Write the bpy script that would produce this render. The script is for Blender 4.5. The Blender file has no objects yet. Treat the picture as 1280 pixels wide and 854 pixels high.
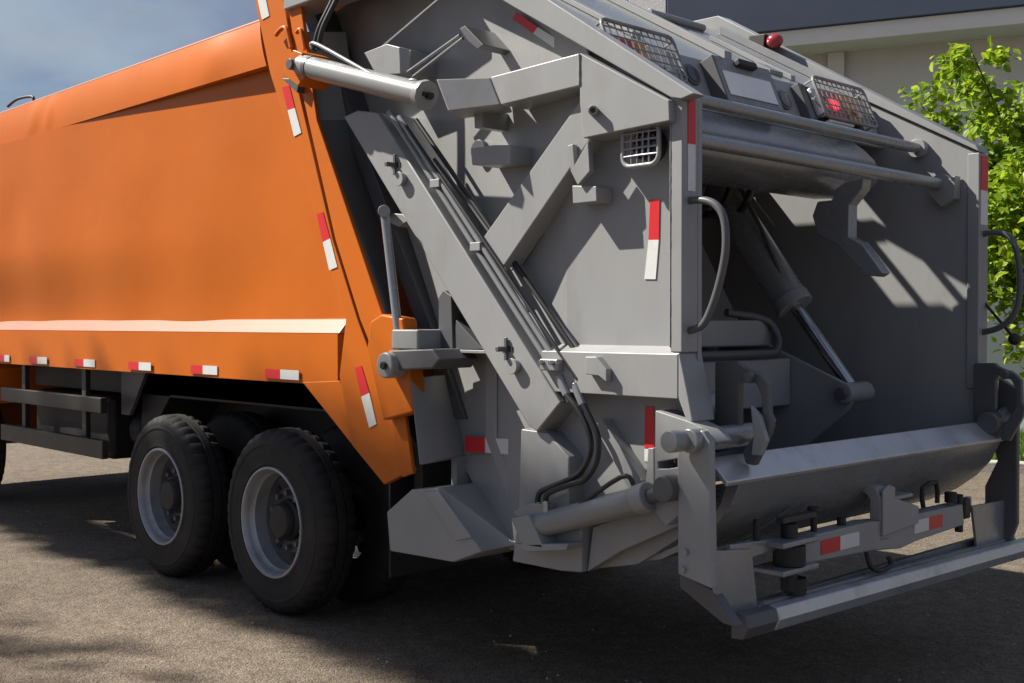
import bpy, bmesh, math, random
from mathutils import Vector, Matrix
rad = math.radians
random.seed(7)
scene = bpy.context.scene
COL = scene.collection

# ------------------------------------------------------------------ camera
cam_data = bpy.data.cameras.new('camera')
cam = bpy.data.objects.new('camera', cam_data)
COL.objects.link(cam)
cam_data.sensor_width = 36.0
cam_data.lens = 36.0 * 1441.0 / 1280.0
cam_data.clip_start = 0.05
cam_data.clip_end = 2000
cam.location = (5.535, -3.523, 1.64)
_view = Vector((-0.7227, 0.6912, 0)).normalized() * math.cos(rad(0.8747)) + Vector((0, 0, -math.sin(rad(0.8747))))
cam.rotation_euler = _view.to_track_quat('-Z', 'Y').to_euler()
scene.camera = cam

# ------------------------------------------------------------------ light
SUN_TRAVEL = Vector((0.85, 0.50, -1.0)).normalized()      # the way sunlight travels
to_sun = -SUN_TRAVEL
sun_el = math.asin(to_sun.z)
sun_az = math.atan2(to_sun.x, to_sun.y)
world = bpy.data.worlds.new('World')
scene.world = world
world.use_nodes = True
wn, wl = world.node_tree.nodes, world.node_tree.links
wn.clear()
w_out = wn.new('ShaderNodeOutputWorld')
w_bg = wn.new('ShaderNodeBackground')
w_sky = wn.new('ShaderNodeTexSky')
w_sky.sky_type = 'NISHITA'
w_sky.sun_disc = False
w_sky.sun_elevation = sun_el
w_sky.sun_rotation = sun_az
w_sky.air_density = 1.3
w_sky.ozone_density = 2.0
w_sky.dust_density = 0.6
w_tc = wn.new('ShaderNodeTexCoord')
w_map = wn.new('ShaderNodeMapping')
w_map.inputs['Scale'].default_value = (1.0, 1.0, 2.2)
w_map.inputs['Location'].default_value = (0.35, 0.1, 0.3)
w_no = wn.new('ShaderNodeTexNoise')
w_no.inputs['Scale'].default_value = 2.6
w_no.inputs['Detail'].default_value = 7
w_no.inputs['Roughness'].default_value = 0.55
w_no2 = wn.new('ShaderNodeTexNoise')
w_no2.inputs['Scale'].default_value = 3.3
w_no2.inputs['Detail'].default_value = 5
w_r1 = wn.new('ShaderNodeValToRGB')
w_r1.color_ramp.elements[0].position = 0.27
w_r1.color_ramp.elements[1].position = 0.52
w_r2 = wn.new('ShaderNodeValToRGB')
w_r2.color_ramp.elements[0].position = 0.47
w_r2.color_ramp.elements[1].position = 0.74
w_r2.color_ramp.elements[0].color = (2.0, 2.5, 4.0, 1)
w_r2.color_ramp.elements[1].color = (5.6, 5.7, 5.8, 1)
w_mix = wn.new('ShaderNodeMixRGB')
wl.new(w_tc.outputs['Generated'], w_map.inputs['Vector'])
wl.new(w_map.outputs['Vector'], w_no.inputs['Vector'])
wl.new(w_map.outputs['Vector'], w_no2.inputs['Vector'])
wl.new(w_no.outputs['Fac'], w_r1.inputs['Fac'])
wl.new(w_no2.outputs['Fac'], w_r2.inputs['Fac'])
wl.new(w_r1.outputs['Color'], w_mix.inputs['Fac'])
wl.new(w_sky.outputs['Color'], w_mix.inputs['Color1'])
wl.new(w_r2.outputs['Color'], w_mix.inputs['Color2'])
wl.new(w_mix.outputs['Color'], w_bg.inputs['Color'])
w_bg.inputs['Strength'].default_value = 0.05
wl.new(w_bg.outputs['Background'], w_out.inputs['Surface'])

sun_data = bpy.data.lights.new('sun', 'SUN')
sun_data.energy = 5.0
sun_data.angle = rad(0.53)
sun_data.color = (1.0, 0.95, 0.86)
sun = bpy.data.objects.new('sun', sun_data)
COL.objects.link(sun)
sun.rotation_euler = SUN_TRAVEL.to_track_quat('-Z', 'Y').to_euler()
sun.location = (-20, -14, 25)
scene.view_settings.view_transform = 'Standard'
scene.view_settings.look = 'None'
scene.view_settings.exposure = 0.85
scene.view_settings.gamma = 1.0
scene.cycles.max_bounces = 8
scene.cycles.diffuse_bounces = 1
scene.cycles.glossy_bounces = 3
scene.view_settings.use_curve_mapping = False

# ------------------------------------------------------------------ materials
MATS = {}
def mat(name, col, rough=0.5, metal=0.0, vary=0.0, vscale=6.0, dirt=None, dirt_amt=0.0, dirt_scale=3.0, bump=0.0,
        bscale=20.0, coat=0.0, rvary=0.0, spec=0.5, streak=1.0, emit=None, estr=0.0):
    m = bpy.data.materials.new(name)
    m.use_nodes = True
    nt = m.node_tree
    n, l = nt.nodes, nt.links
    b = n['Principled BSDF']
    b.inputs['Roughness'].default_value = rough
    b.inputs['Metallic'].default_value = metal
    b.inputs['Specular IOR Level'].default_value = spec
    b.inputs['Base Color'].default_value = (*col, 1)
    if coat:
        b.inputs['Coat Weight'].default_value = coat
        b.inputs['Coat Roughness'].default_value = 0.12
    tc = n.new('ShaderNodeTexCoord')
    mp = n.new('ShaderNodeMapping')
    mp.inputs['Scale'].default_value = (1, 1, streak)
    l.new(tc.outputs['Object'], mp.inputs['Vector'])
    def noise(scale, detail=6, rough_=0.6):
        t = n.new('ShaderNodeTexNoise')
        t.inputs['Scale'].default_value = scale
        t.inputs['Detail'].default_value = detail
        t.inputs['Roughness'].default_value = rough_
        l.new(mp.outputs['Vector'], t.inputs['Vector'])
        return t
    src = None
    if vary:
        t = noise(vscale)
        r = n.new('ShaderNodeValToRGB')
        r.color_ramp.elements[0].position = 0.3
        r.color_ramp.elements[1].position = 0.7
        r.color_ramp.elements[0].color = (*[c * (1 - vary) for c in col], 1)
        r.color_ramp.elements[1].color = (*[min(1, c * (1 + vary)) for c in col], 1)
        l.new(t.outputs['Fac'], r.inputs['Fac'])
        src = r.outputs['Color']
    if dirt:
        t = noise(dirt_scale, 9, 0.68)
        r = n.new('ShaderNodeValToRGB')
        r.color_ramp.elements[0].position = 0.5
        r.color_ramp.elements[1].position = 0.72
        r.color_ramp.elements[0].color = (0, 0, 0, 1)
        r.color_ramp.elements[1].color = (dirt_amt, dirt_amt, dirt_amt, 1)
        l.new(t.outputs['Fac'], r.inputs['Fac'])
        mx = n.new('ShaderNodeMixRGB')
        l.new(r.outputs['Color'], mx.inputs['Fac'])
        if src: l.new(src, mx.inputs['Color1'])
        else: mx.inputs['Color1'].default_value = (*col, 1)
        mx.inputs['Color2'].default_value = (*dirt, 1)
        src = mx.outputs['Color']
    if src: l.new(src, b.inputs['Base Color'])
    if rvary:
        t = noise(vscale * 1.7, 5)
        mr = n.new('ShaderNodeMapRange')
        mr.inputs['To Min'].default_value = max(0.02, rough - rvary)
        mr.inputs['To Max'].default_value = min(1, rough + rvary)
        l.new(t.outputs['Fac'], mr.inputs['Value'])
        l.new(mr.outputs['Result'], b.inputs['Roughness'])
    if bump:
        t = noise(bscale, 3)
        bp = n.new('ShaderNodeBump')
        bp.inputs['Strength'].default_value = 1.0
        bp.inputs['Distance'].default_value = bump
        l.new(t.outputs['Fac'], bp.inputs['Height'])
        l.new(bp.outputs['Normal'], b.inputs['Normal'])
    if emit:
        b.inputs['Emission Color'].default_value = (*emit, 1)
        b.inputs['Emission Strength'].default_value = estr
    MATS[name] = m
    return m

mat('orange', (0.55, 0.127, 0.005), 0.42, spec=0.25, vary=0.06, vscale=1.3, dirt=(0.40, 0.13, 0.03), dirt_amt=0.15, dirt_scale=0.8, bump=0.004, bscale=2.2, rvary=0.08, coat=0.08)
mat('orange_glint', (0.47, 0.175, 0.10), 0.35, vary=0.06, vscale=3, coat=0.3)  # body orange made paler: sun glint on upward edges put into the colour
mat('grey', (0.292, 0.293, 0.293), 0.38, vary=0.05, vscale=2.0, dirt=(0.205, 0.20, 0.188), dirt_amt=0.5, dirt_scale=3.4, streak=0.4, bump=0.004, bscale=3.0, rvary=0.08)
mat('grey_gloss', (0.30, 0.305, 0.312), 0.27, metal=0.35, vary=0.05, vscale=5.0, dirt=(0.22, 0.215, 0.20), dirt_amt=0.35, dirt_scale=4, rvary=0.05)
mat('grey_pipe', (0.25, 0.25, 0.25), 0.36, vary=0.05, vscale=5, dirt=(0.17, 0.165, 0.15), dirt_amt=0.4, dirt_scale=5, rvary=0.05)
mat('grey_skylit', (0.60, 0.61, 0.63), 0.36, metal=0.6, vary=0.06, vscale=4, dirt=(0.2, 0.19, 0.17), dirt_amt=0.5, dirt_scale=5, rvary=0.1)  # brighter than the grey paint: skylight on lip and step put into colour
mat('grey_worn', (0.24, 0.24, 0.235), 0.42, vary=0.12, vscale=8.0, dirt=(0.09, 0.075, 0.06), dirt_amt=0.8, dirt_scale=6, rvary=0.12, bump=0.002, bscale=14)
mat('grey_dark', (0.10, 0.10, 0.105), 0.4, vary=0.12, vscale=6, dirt=(0.05, 0.045, 0.04), dirt_amt=0.5)
mat('black', (0.018, 0.017, 0.017), 0.55, vary=0.25, vscale=5, dirt=(0.03, 0.026, 0.022), dirt_amt=0.5)
mat('guard', (0.028, 0.026, 0.025), 0.45, vary=0.2, vscale=5, dirt=(0.09, 0.075, 0.06), dirt_amt=0.4)
mat('tyre', (0.014, 0.013, 0.0125), 0.75, vary=0.25, vscale=9, dirt=(0.05, 0.04, 0.032), dirt_amt=0.45, dirt_scale=5, bump=0.002, bscale=60)
mat('rim', (0.34, 0.35, 0.37), 0.33, metal=0.35, vary=0.08, vscale=9, dirt=(0.12, 0.10, 0.08), dirt_amt=0.45, dirt_scale=6, rvary=0.08)
mat('disc', (0.06, 0.06, 0.062), 0.5, vary=0.2, vscale=9, dirt=(0.09, 0.075, 0.06), dirt_amt=0.5, dirt_scale=7)
mat('hose', (0.02, 0.02, 0.022), 0.42, vary=0.2, vscale=10)
mat('steel', (0.42, 0.43, 0.45), 0.2, metal=1.0, vary=0.05, vscale=20, rvary=0.08)
mat('tape_red', (0.62, 0.025, 0.03), 0.32, vary=0.06, vscale=60)
mat('tape_white', (0.68, 0.68, 0.66), 0.32, vary=0.05, vscale=60)
mat('lens_red', (0.50, 0.012, 0.015), 0.12, coat=0.6, bump=0.002, bscale=120)
mat('lens_amber', (0.55, 0.22, 0.03), 0.12, coat=0.6, bump=0.002, bscale=120)
mat('lens_clear', (0.55, 0.56, 0.55), 0.08, coat=0.6, bump=0.003, bscale=120)
mat('lamp_lit', (0.75, 0.01, 0.03), 0.2, emit=(1.0, 0.03, 0.05), estr=0.9)
mat('beacon', (0.34, 0.025, 0.03), 0.22, coat=0.5)
mat('plate', (0.82, 0.80, 0.79), 0.4, vary=0.03, vscale=12)
mat('glass', (0.02, 0.025, 0.03), 0.05, coat=0.4)
mat('wall_plaster', (0.70, 0.71, 0.675), 0.9, vary=0.05, vscale=0.9, dirt=(0.62, 0.62, 0.58), dirt_amt=0.5, dirt_scale=0.7, bump=0.004, bscale=30)
mat('wall_trim', (0.78, 0.79, 0.76), 0.85, vary=0.04, vscale=1.5, bump=0.003, bscale=30)
mat('fascia', (0.06, 0.08, 0.125), 0.5, vary=0.06, vscale=1.0)
mat('roof', (0.20, 0.20, 0.21), 0.6)
mat('kerb', (0.42, 0.40, 0.35), 0.9, vary=0.12, vscale=3, dirt=(0.25, 0.23, 0.19), dirt_amt=0.5, dirt_scale=2, bump=0.006, bscale=40)
mat('soil', (0.05, 0.075, 0.02), 0.95, vary=0.3, vscale=3, bump=0.02, bscale=20)
mat('bark', (0.085, 0.07, 0.055), 0.9, vary=0.3, vscale=14, bump=0.01, bscale=40)

def leaf_mat(name, c1, c2, trans=0.5):
    m = bpy.data.materials.new(name)
    m.use_nodes = True
    n, l = m.node_tree.nodes, m.node_tree.links
    b = n['Principled BSDF']
    b.inputs['Roughness'].default_value = 0.5
    out = n['Material Output']
    g = n.new('ShaderNodeNewGeometry')
    r = n.new('ShaderNodeValToRGB')
    r.color_ramp.elements[0].color = (*c1, 1)
    r.color_ramp.elements[1].color = (*c2, 1)
    l.new(g.outputs['Random Per Island'], r.inputs['Fac'])
    l.new(r.outputs['Color'], b.inputs['Base Color'])
    t = n.new('ShaderNodeBsdfTranslucent')
    l.new(r.outputs['Color'], t.inputs['Color'])
    mx = n.new('ShaderNodeMixShader')
    mx.inputs['Fac'].default_value = trans
    l.new(b.outputs['BSDF'], mx.inputs[1])
    l.new(t.outputs['BSDF'], mx.inputs[2])
    l.new(mx.outputs['Shader'], out.inputs['Surface'])
    MATS[name] = m
leaf_mat('leaf_bright', (0.11, 0.23, 0.012), (0.46, 0.58, 0.04), 0.55)
leaf_mat('leaf_dark', (0.03, 0.05, 0.02), (0.05, 0.08, 0.03), 0.0)
leaf_mat('grass_blade', (0.07, 0.15, 0.015), (0.16, 0.27, 0.03), 0.35)

def ground_mat():
    m = bpy.data.materials.new('asphalt')
    m.use_nodes = True
    n, l = m.node_tree.nodes, m.node_tree.links
    b = n['Principled BSDF']
    b.inputs['Roughness'].default_value = 0.92
    b.inputs['Specular IOR Level'].default_value = 0.25
    tc = n.new('ShaderNodeTexCoord')
    def noise(s, d, ro=0.6):
        t = n.new('ShaderNodeTexNoise')
        t.inputs['Scale'].default_value = s
        t.inputs['Detail'].default_value = d
        t.inputs['Roughness'].default_value = ro
        l.new(tc.outputs['Object'], t.inputs['Vector'])
        return t
    big, fine, mid = noise(0.45, 6), noise(150, 2, 0.5), noise(9, 6, 0.75)
    vor = n.new('ShaderNodeTexVoronoi')
    vor.inputs['Scale'].default_value = 95
    l.new(tc.outputs['Object'], vor.inputs['Vector'])
    r = n.new('ShaderNodeValToRGB')
    r.color_ramp.elements[0].position = 0.32
    r.color_ramp.elements[1].position = 0.68
    r.color_ramp.elements[0].color = (0.156, 0.130, 0.105, 1)
    r.color_ramp.elements[1].color = (0.222, 0.187, 0.150, 1)
    l.new(big.outputs['Fac'], r.inputs['Fac'])
    r2 = n.new('ShaderNodeValToRGB')
    r2.color_ramp.elements[0].position = 0.30
    r2.color_ramp.elements[1].position = 0.70
    r2.color_ramp.elements[0].color = (0.45, 0.45, 0.45, 1)
    r2.color_ramp.elements[1].color = (1.5, 1.47, 1.42, 1)
    l.new(fine.outputs['Fac'], r2.inputs['Fac'])
    mu = n.new('ShaderNodeMixRGB')
    mu.blend_type = 'MULTIPLY'
    mu.inputs['Fac'].default_value = 0.85
    l.new(r.outputs['Color'], mu.inputs['Color1'])
    l.new(r2.outputs['Color'], mu.inputs['Color2'])
    r3 = n.new('ShaderNodeValToRGB')
    r3.color_ramp.elements[0].color = (1, 1, 1, 1)
    r3.color_ramp.elements[0].position = 0.0
    r3.color_ramp.elements[1].color = (0.55, 0.55, 0.55, 1)
    r3.color_ramp.elements[1].position = 0.65
    l.new(vor.outputs['Distance'], r3.inputs['Fac'])
    mu2 = n.new('ShaderNodeMixRGB')
    mu2.blend_type = 'MULTIPLY'
    mu2.inputs['Fac'].default_value = 0.35
    l.new(mu.outputs['Color'], mu2.inputs['Color1'])
    l.new(r3.outputs['Color'], mu2.inputs['Color2'])
    sep = n.new('ShaderNodeSeparateColor')
    l.new(vor.outputs['Color'], sep.inputs['Color'])
    r5 = n.new('ShaderNodeValToRGB')
    r5.color_ramp.elements[0].color = (0.55, 0.54, 0.52, 1)
    r5.color_ramp.elements[1].color = (1.55, 1.5, 1.42, 1)
    l.new(sep.outputs['Red'], r5.inputs['Fac'])
    mu4 = n.new('ShaderNodeMixRGB')
    mu4.blend_type = 'MULTIPLY'
    mu4.inputs['Fac'].default_value = 0.8
    l.new(mu2.outputs['Color'], mu4.inputs['Color1'])
    l.new(r5.outputs['Color'], mu4.inputs['Color2'])
    r4 = n.new('ShaderNodeValToRGB')
    r4.color_ramp.elements[0].position = 0.36
    r4.color_ramp.elements[1].position = 0.60
    r4.color_ramp.elements[0].color = (0.62, 0.61, 0.60, 1)
    r4.color_ramp.elements[1].color = (1.12, 1.12, 1.12, 1)
    l.new(mid.outputs['Fac'], r4.inputs['Fac'])
    mu3 = n.new('ShaderNodeMixRGB')
    mu3.blend_type = 'MULTIPLY'
    mu3.inputs['Fac'].default_value = 0.7
    l.new(mu4.outputs['Color'], mu3.inputs['Color1'])
    l.new(r4.outputs['Color'], mu3.inputs['Color2'])
    st = noise(1.1, 8, 0.62)
    r6 = n.new('ShaderNodeValToRGB')
    r6.color_ramp.elements[0].position = 0.57
    r6.color_ramp.elements[1].position = 0.70
    r6.color_ramp.elements[0].color = (1, 1, 1, 1)
    r6.color_ramp.elements[1].color = (0.62, 0.60, 0.58, 1)
    l.new(st.outputs['Fac'], r6.inputs['Fac'])
    mu5 = n.new('ShaderNodeMixRGB')
    mu5.blend_type = 'MULTIPLY'
    mu5.inputs['Fac'].default_value = 1.0
    l.new(mu3.outputs['Color'], mu5.inputs['Color1'])
    l.new(r6.outputs['Color'], mu5.inputs['Color2'])
    l.new(mu5.outputs['Color'], b.inputs['Base Color'])
    bp = n.new('ShaderNodeBump')
    bp.inputs['Distance'].default_value = 0.006
    bp.inputs['Strength'].default_value = 0.9
    ad = n.new('ShaderNodeMath')
    ad.operation = 'SUBTRACT'
    l.new(fine.outputs['Fac'], ad.inputs[0])
    l.new(vor.outputs['Distance'], ad.inputs[1])
    l.new(ad.outputs['Value'], bp.inputs['Height'])
    l.new(bp.outputs['Normal'], b.inputs['Normal'])
    MATS['asphalt'] = m
ground_mat()

# ------------------------------------------------------------------ mesh helpers
def link(o, parent=None):
    COL.objects.link(o)
    if parent is not None: o.parent = parent
    return o
def finish(name, bm, m, parent=None, bevel=0.0, smooth=35, loc=(0, 0, 0)):
    bmesh.ops.recalc_face_normals(bm, faces=bm.faces)
    me = bpy.data.meshes.new(name)
    bm.to_mesh(me)
    bm.free()
    me.materials.append(MATS[m])
    if smooth:
        for p in me.polygons: p.use_smooth = True
        me.set_sharp_from_angle(angle=rad(smooth))
    o = bpy.data.objects.new(name, me)
    o.location = loc
    if bevel:
        md = o.modifiers.new('bevel', 'BEVEL')
        md.width = bevel
        md.segments = 2
        md.limit_method = 'ANGLE'
        md.angle_limit = rad(40)
        md.harden_normals = True
    return link(o, parent)
def prism(bm, pts, off):
    """pts: 3D loop, off: extrusion vector"""
    off = Vector(off)
    a = [bm.verts.new(Vector(p)) for p in pts]
    b = [bm.verts.new(Vector(p) + off) for p in pts]
    n = len(pts)
    bm.faces.new(a)
    bm.faces.new(b[::-1])
    for i in range(n):
        bm.faces.new((a[i], b[i], b[(i + 1) % n], a[(i + 1) % n]))
def ypl(name, xz, y0, y1, m, parent, bevel=0.004, smooth=35):
    bm = bmesh.new()
    prism(bm, [(x, y0, z) for x, z in xz], (0, y1 - y0, 0))
    return finish(name, bm, m, parent, bevel, smooth)
def xpl(name, yz, x0, x1, m, parent, bevel=0.004):
    bm = bmesh.new()
    prism(bm, [(x0, y, z) for y, z in yz], (x1 - x0, 0, 0))
    return finish(name, bm, m, parent, bevel)
def box(name, x, y, z, m, parent, bevel=0.004):
    bm = bmesh.new()
    prism(bm, [(x[0], y[0], z[0]), (x[1], y[0], z[0]), (x[1], y[1], z[0]), (x[0], y[1], z[0])], (0, 0, z[1] - z[0]))
    return finish(name, bm, m, parent, bevel)
def rod(name, p, q, r, m, parent, seg=20, r2=None, bevel=0.003, loc=(0, 0, 0)):
    p, q = Vector(p), Vector(q)
    d = q - p
    bm = bmesh.new()
    bmesh.ops.create_cone(bm, cap_ends=True, segments=seg, radius1=r, radius2=r if r2 is None else r2, depth=d.length)
    rot = d.to_track_quat('Z', 'Y').to_matrix().to_4x4()
    bmesh.ops.transform(bm, matrix=Matrix.Translation((p + q) / 2) @ rot, verts=bm.verts)
    return finish(name, bm, m, parent, bevel, 40, loc)
def smooth_path(pts, n=6):
    P = [Vector(p) for p in pts]
    out = []
    for i in range(len(P) - 1):
        p0, p1, p2, p3 = P[max(i - 1, 0)], P[i], P[i + 1], P[min(i + 2, len(P) - 1)]
        for k in range(n):
            t = k / n
            out.append(0.5 * ((2 * p1) + (p2 - p0) * t + (2 * p0 - 5 * p1 + 4 * p2 - p3) * t * t + (3 * p1 - p0 - 3 * p2 + p3) * t ** 3))
    out.append(P[-1])
    return out
def sweep(bm, pts, r, seg=10, closed=False):
    P = [Vector(p) for p in pts]
    n = len(P)
    rings = []
    up = None
    for i in range(n):
        if closed: d = (P[(i + 1) % n] - P[i - 1]).normalized()
        else: d = (P[min(i + 1, n - 1)] - P[max(i - 1, 0)]).normalized()
        if up is None:
            up = Vector((0, 0, 1)) if abs(d.z) < 0.9 else Vector((1, 0, 0))
        side = d.cross(up).normalized()
        up = side.cross(d).normalized()
        rr = r[i] if isinstance(r, (list, tuple)) else r
        rings.append([bm.verts.new(P[i] + (side * math.cos(a) + up * math.sin(a)) * rr) for a in [2 * math.pi * k / seg for k in range(seg)]])
    m = n if closed else n - 1
    for i in range(m):
        A, B = rings[i], rings[(i + 1) % n]
        for k in range(seg):
            bm.faces.new((A[k], A[(k + 1) % seg], B[(k + 1) % seg], B[k]))
    if not closed:
        bm.faces.new(rings[0][::-1])
        bm.faces.new(rings[-1])
def tube(name, pts, r, m, parent, n=6, seg=10, closed=False):
    bm = bmesh.new()
    sweep(bm, smooth_path(pts, n) if n > 1 else pts, r, seg, closed)
    return finish(name, bm, m, parent, 0, 50)
def lathe(bm, prof, seg=48, rfun=None):
    """prof: (radius, y) pairs, revolved about the y axis"""
    rings = []
    for j, (r, y) in enumerate(prof):
        ring = []
        for k in range(seg):
            a = 2 * math.pi * k / seg
            rr = rfun(j, k, r) if rfun else r
            ring.append(bm.verts.new((rr * math.cos(a), y, rr * math.sin(a))))
        rings.append(ring)
    for A, B in zip(rings[:-1], rings[1:]):
        for k in range(seg):
            bm.faces.new((A[k], A[(k + 1) % seg], B[(k + 1) % seg], B[k]))
    return rings
def empty(name, loc=(0, 0, 0), parent=None):
    o = bpy.data.objects.new(name, None)
    o.location = loc
    o.empty_display_size = 0.2
    return link(o, parent)
def tag(o, label, cat, group=None):
    o['label'] = label
    o['category'] = cat
    if group: o['group'] = group
def inst(src, loc, parent=None, rot=None, scale=None):
    o = src.copy()
    o.location = loc
    if rot: o.rotation_euler = rot
    if scale: o.scale = scale
    o.parent = parent
    COL.objects.link(o)
    return o

# ------------------------------------------------------------------ ground
bm = bmesh.new()
prism(bm, [(-400, -400, -0.3), (400, -400, -0.3), (400, 400, -0.3), (-400, 400, -0.3)], (0, 0, 0.3))
g = finish('ground', bm, 'asphalt', smooth=0)
g['kind'] = 'structure'

# ------------------------------------------------------------------ building behind
bld = empty('building', (-1.224, 12.959, 0))
bld.rotation_euler = (0, 0, math.atan2(0.3763, 0.9265))
tag(bld, 'grey plaster building with dark blue fascia behind the leafy tree', 'building')
box('wall', (-5.6, 14), (0, 6), (-0.1, 6.6), 'wall_plaster', bld, 0)
box('plinth', (-5.58, 14.02), (-0.05, -0.002), (-0.1, 0.35), 'wall_trim', bld, 0.01)
box('beam', (-5.0, 14.05), (-0.72, 5.9), (5.70, 5.93), 'wall_trim', bld, 0.01)
box('fascia', (-5.0, 14.1), (-0.78, 5.9), (5.935, 7.4), 'fascia', bld, 0.01)
box('roof', (-5.1, 14.2), (-0.85, 6.1), (7.402, 7.5), 'roof', bld, 0.01)
box('corner_column', (-5.62, -5.03), (-0.74, 0.4), (-0.1, 7.6), 'wall_trim', bld, 0.01)
for x in (-2.72, 2.4, 7.5, 12.6):
    box('pilaster', (x, x + 0.24), (-0.09, -0.003), (0.352, 5.698), 'wall_trim', bld, 0.008)

# kerb stones and lawn at the foot of the building (laid along the kerb line)
kd = Vector((0.9265, 0.3763, 0))
kn = Vector((0.3763, -0.9265, 0))
K0 = Vector((-0.30, 8.95, 0))
kerb = empty('kerb', K0)
kerb['kind'] = 'structure'
kerb.rotation_euler = bld.rotation_euler
kst = None
for k in range(-8, 14):
    if kst is None:
        kst = box('kerb_stone', (0.006, 0.994), (0.0, 0.2), (-0.1, 0.125), 'kerb', kerb, 0.018)
        kst.location = (k, 0, 0)
    else:
        inst(kst, (k, random.uniform(-0.006, 0.006), random.uniform(-0.006, 0.004)), kerb)
bm = bmesh.new()
prism(bm, [(-8, 0.201, -0.1), (14, 0.201, -0.1), (14, 4.3, -0.1), (-8, 4.3, -0.1)], (0, 0, 0.2))
lawn = finish('lawn', bm, 'soil', smooth=0)
lawn.location = K0
lawn.rotation_euler = kerb.rotation_euler
lawn['kind'] = 'structure'
V, Fc = [], []
rg = random.Random(3)
for k in range(26000):
    x, y = rg.uniform(-4, 6), rg.uniform(0.2, 4.0)
    h = rg.uniform(0.05, 0.13)
    a = rg.uniform(0, math.pi)
    w = 0.007
    dx, dy = math.cos(a) * w, math.sin(a) * w
    lx, ly = rg.uniform(-0.05, 0.05), rg.uniform(-0.05, 0.05)
    i = len(V)
    V += [(x - dx, y - dy, 0.095), (x + dx, y + dy, 0.095), (x + lx, y + ly, 0.1 + h)]
    Fc.append((i, i + 1, i + 2))
me = bpy.data.meshes.new('grass')
me.from_pydata(V, [], Fc)
me.materials.append(MATS['grass_blade'])
gr = link(bpy.data.objects.new('grass', me))
gr.location = K0
gr.rotation_euler = kerb.rotation_euler
gr['kind'] = 'stuff'
gr['label'] = 'strip of mown green grass between the kerb and the building'
gr['category'] = 'grass'

# loose grit lying on the asphalt
V, Fc = [], []
rg = random.Random(21)
for k in range(2600):
    x, y = rg.uniform(-5, 5), rg.uniform(-2.2, 7.5)
    r = 0.002 + 0.006 * rg.random() ** 3
    i = len(V)
    a = rg.uniform(0, 6.28)
    V += [(x + r * math.cos(a + q * 1.571) * rg.uniform(0.7, 1.4), y + r * math.sin(a + q * 1.571) * rg.uniform(0.7, 1.4), 0.001) for q in range(4)] + [(x, y, r * rg.uniform(0.8, 1.4))]
    Fc += [(i, i + 1, i + 4), (i + 1, i + 2, i + 4), (i + 2, i + 3, i + 4), (i + 3, i, i + 4)]
me = bpy.data.meshes.new('grit')
me.from_pydata(V, [], Fc)
me.materials.append(MATS['kerb'])
grit = link(bpy.data.objects.new('grit', me))
grit['kind'] = 'stuff'
grit['label'] = 'loose pale grit scattered over the asphalt'
grit['category'] = 'grit'

# ------------------------------------------------------------------ trees
def leaf_cloud(name, centres, per, size, m, parent, rs, loc_spread=1.0):
    V, Fc = [], []
    for (c, r, k) in centres:
        for _ in range(int(per * k)):
            d = Vector((rs.gauss(0, 1), rs.gauss(0, 1), rs.gauss(0, 1))).normalized()
            p = Vector(c) + Vector((d.x * r, d.y * r, d.z * r * 0.8)) * (rs.random() ** 0.45) * loc_spread
            s = size * rs.uniform(0.6, 1.25)
            ax = Vector((rs.gauss(0, 1), rs.gauss(0, 1), rs.gauss(-0.35, 0.7))).normalized()
            nrm = Vector((rs.gauss(0, 0.7), rs.gauss(0, 0.7), 1)).normalized()
            sd = ax.cross(nrm)
            if sd.length < 0.05: continue
            sd.normalize()
            up = sd.cross(ax)
            i = len(V)
            V += [p, p + ax * s * 0.35 + sd * s * 0.32 + up * s * 0.06, p + ax * s * 0.75 + sd * s * 0.22 + up * s * 0.05, p + ax * s - up * s * 0.05,
                  p + ax * s * 0.75 - sd * s * 0.22 + up * s * 0.05, p + ax * s * 0.35 - sd * s * 0.32 + up * s * 0.06]
            Fc += [(i, i + 1, i + 2, i + 3), (i, i + 3, i + 4, i + 5)]
    me = bpy.data.meshes.new(name)
    me.from_pydata([tuple(v) for v in V], [], Fc)
    me.materials.append(MATS[m])
    return link(bpy.data.objects.new(name, me), parent)
def limb(name, pts, r0, r1, parent, m='bark'):
    path = smooth_path(pts, 5)
    n = len(path)
    bm = bmesh.new()
    sweep(bm, path, [r0 + (r1 - r0) * i / (n - 1) for i in range(n)], 9)
    return finish(name, bm, m, parent, 0, 60)

rs = random.Random(11)
tr = empty('leafy_tree', (1.37, 7.82, 0.1))
tag(tr, 'bright green leafy young tree beside the far rear corner of the truck', 'tree')
limb('trunk', [(0, 0, -0.05), (0.03, 0.02, 0.7), (-0.05, 0.0, 1.5)], 0.06, 0.045, tr)
cl = []
for k in range(26):
    a = rs.uniform(0, 2 * math.pi)
    sp = rs.uniform(0.3, 1.55)
    tip = Vector((math.cos(a) * sp - 0.25, math.sin(a) * sp * 0.8, rs.uniform(2.6, 4.6) - 0.35 * sp))
    mid = Vector((tip.x * 0.45, tip.y * 0.45, 1.5 + (tip.z - 1.5) * 0.5))
    limb('branch', [(-0.05, 0, 1.35 + 0.012 * k), mid, tip], 0.022, 0.005, tr)
    for q in range(7):
        t = 0.35 + 0.65 * q / 6
        c = mid.lerp(tip, t) + Vector((rs.gauss(0, 0.13), rs.gauss(0, 0.13), rs.gauss(0, 0.1)))
        cl.append((c, rs.uniform(0.14, 0.25), 1.0))
    for q in range(5):
        c = Vector((-0.05, 0, 2.0)).lerp(mid, rs.random()) + Vector((rs.gauss(0, 0.3), rs.gauss(0, 0.3), rs.gauss(0, 0.3)))
        cl.append((c, 0.26, 0.9))
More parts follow.
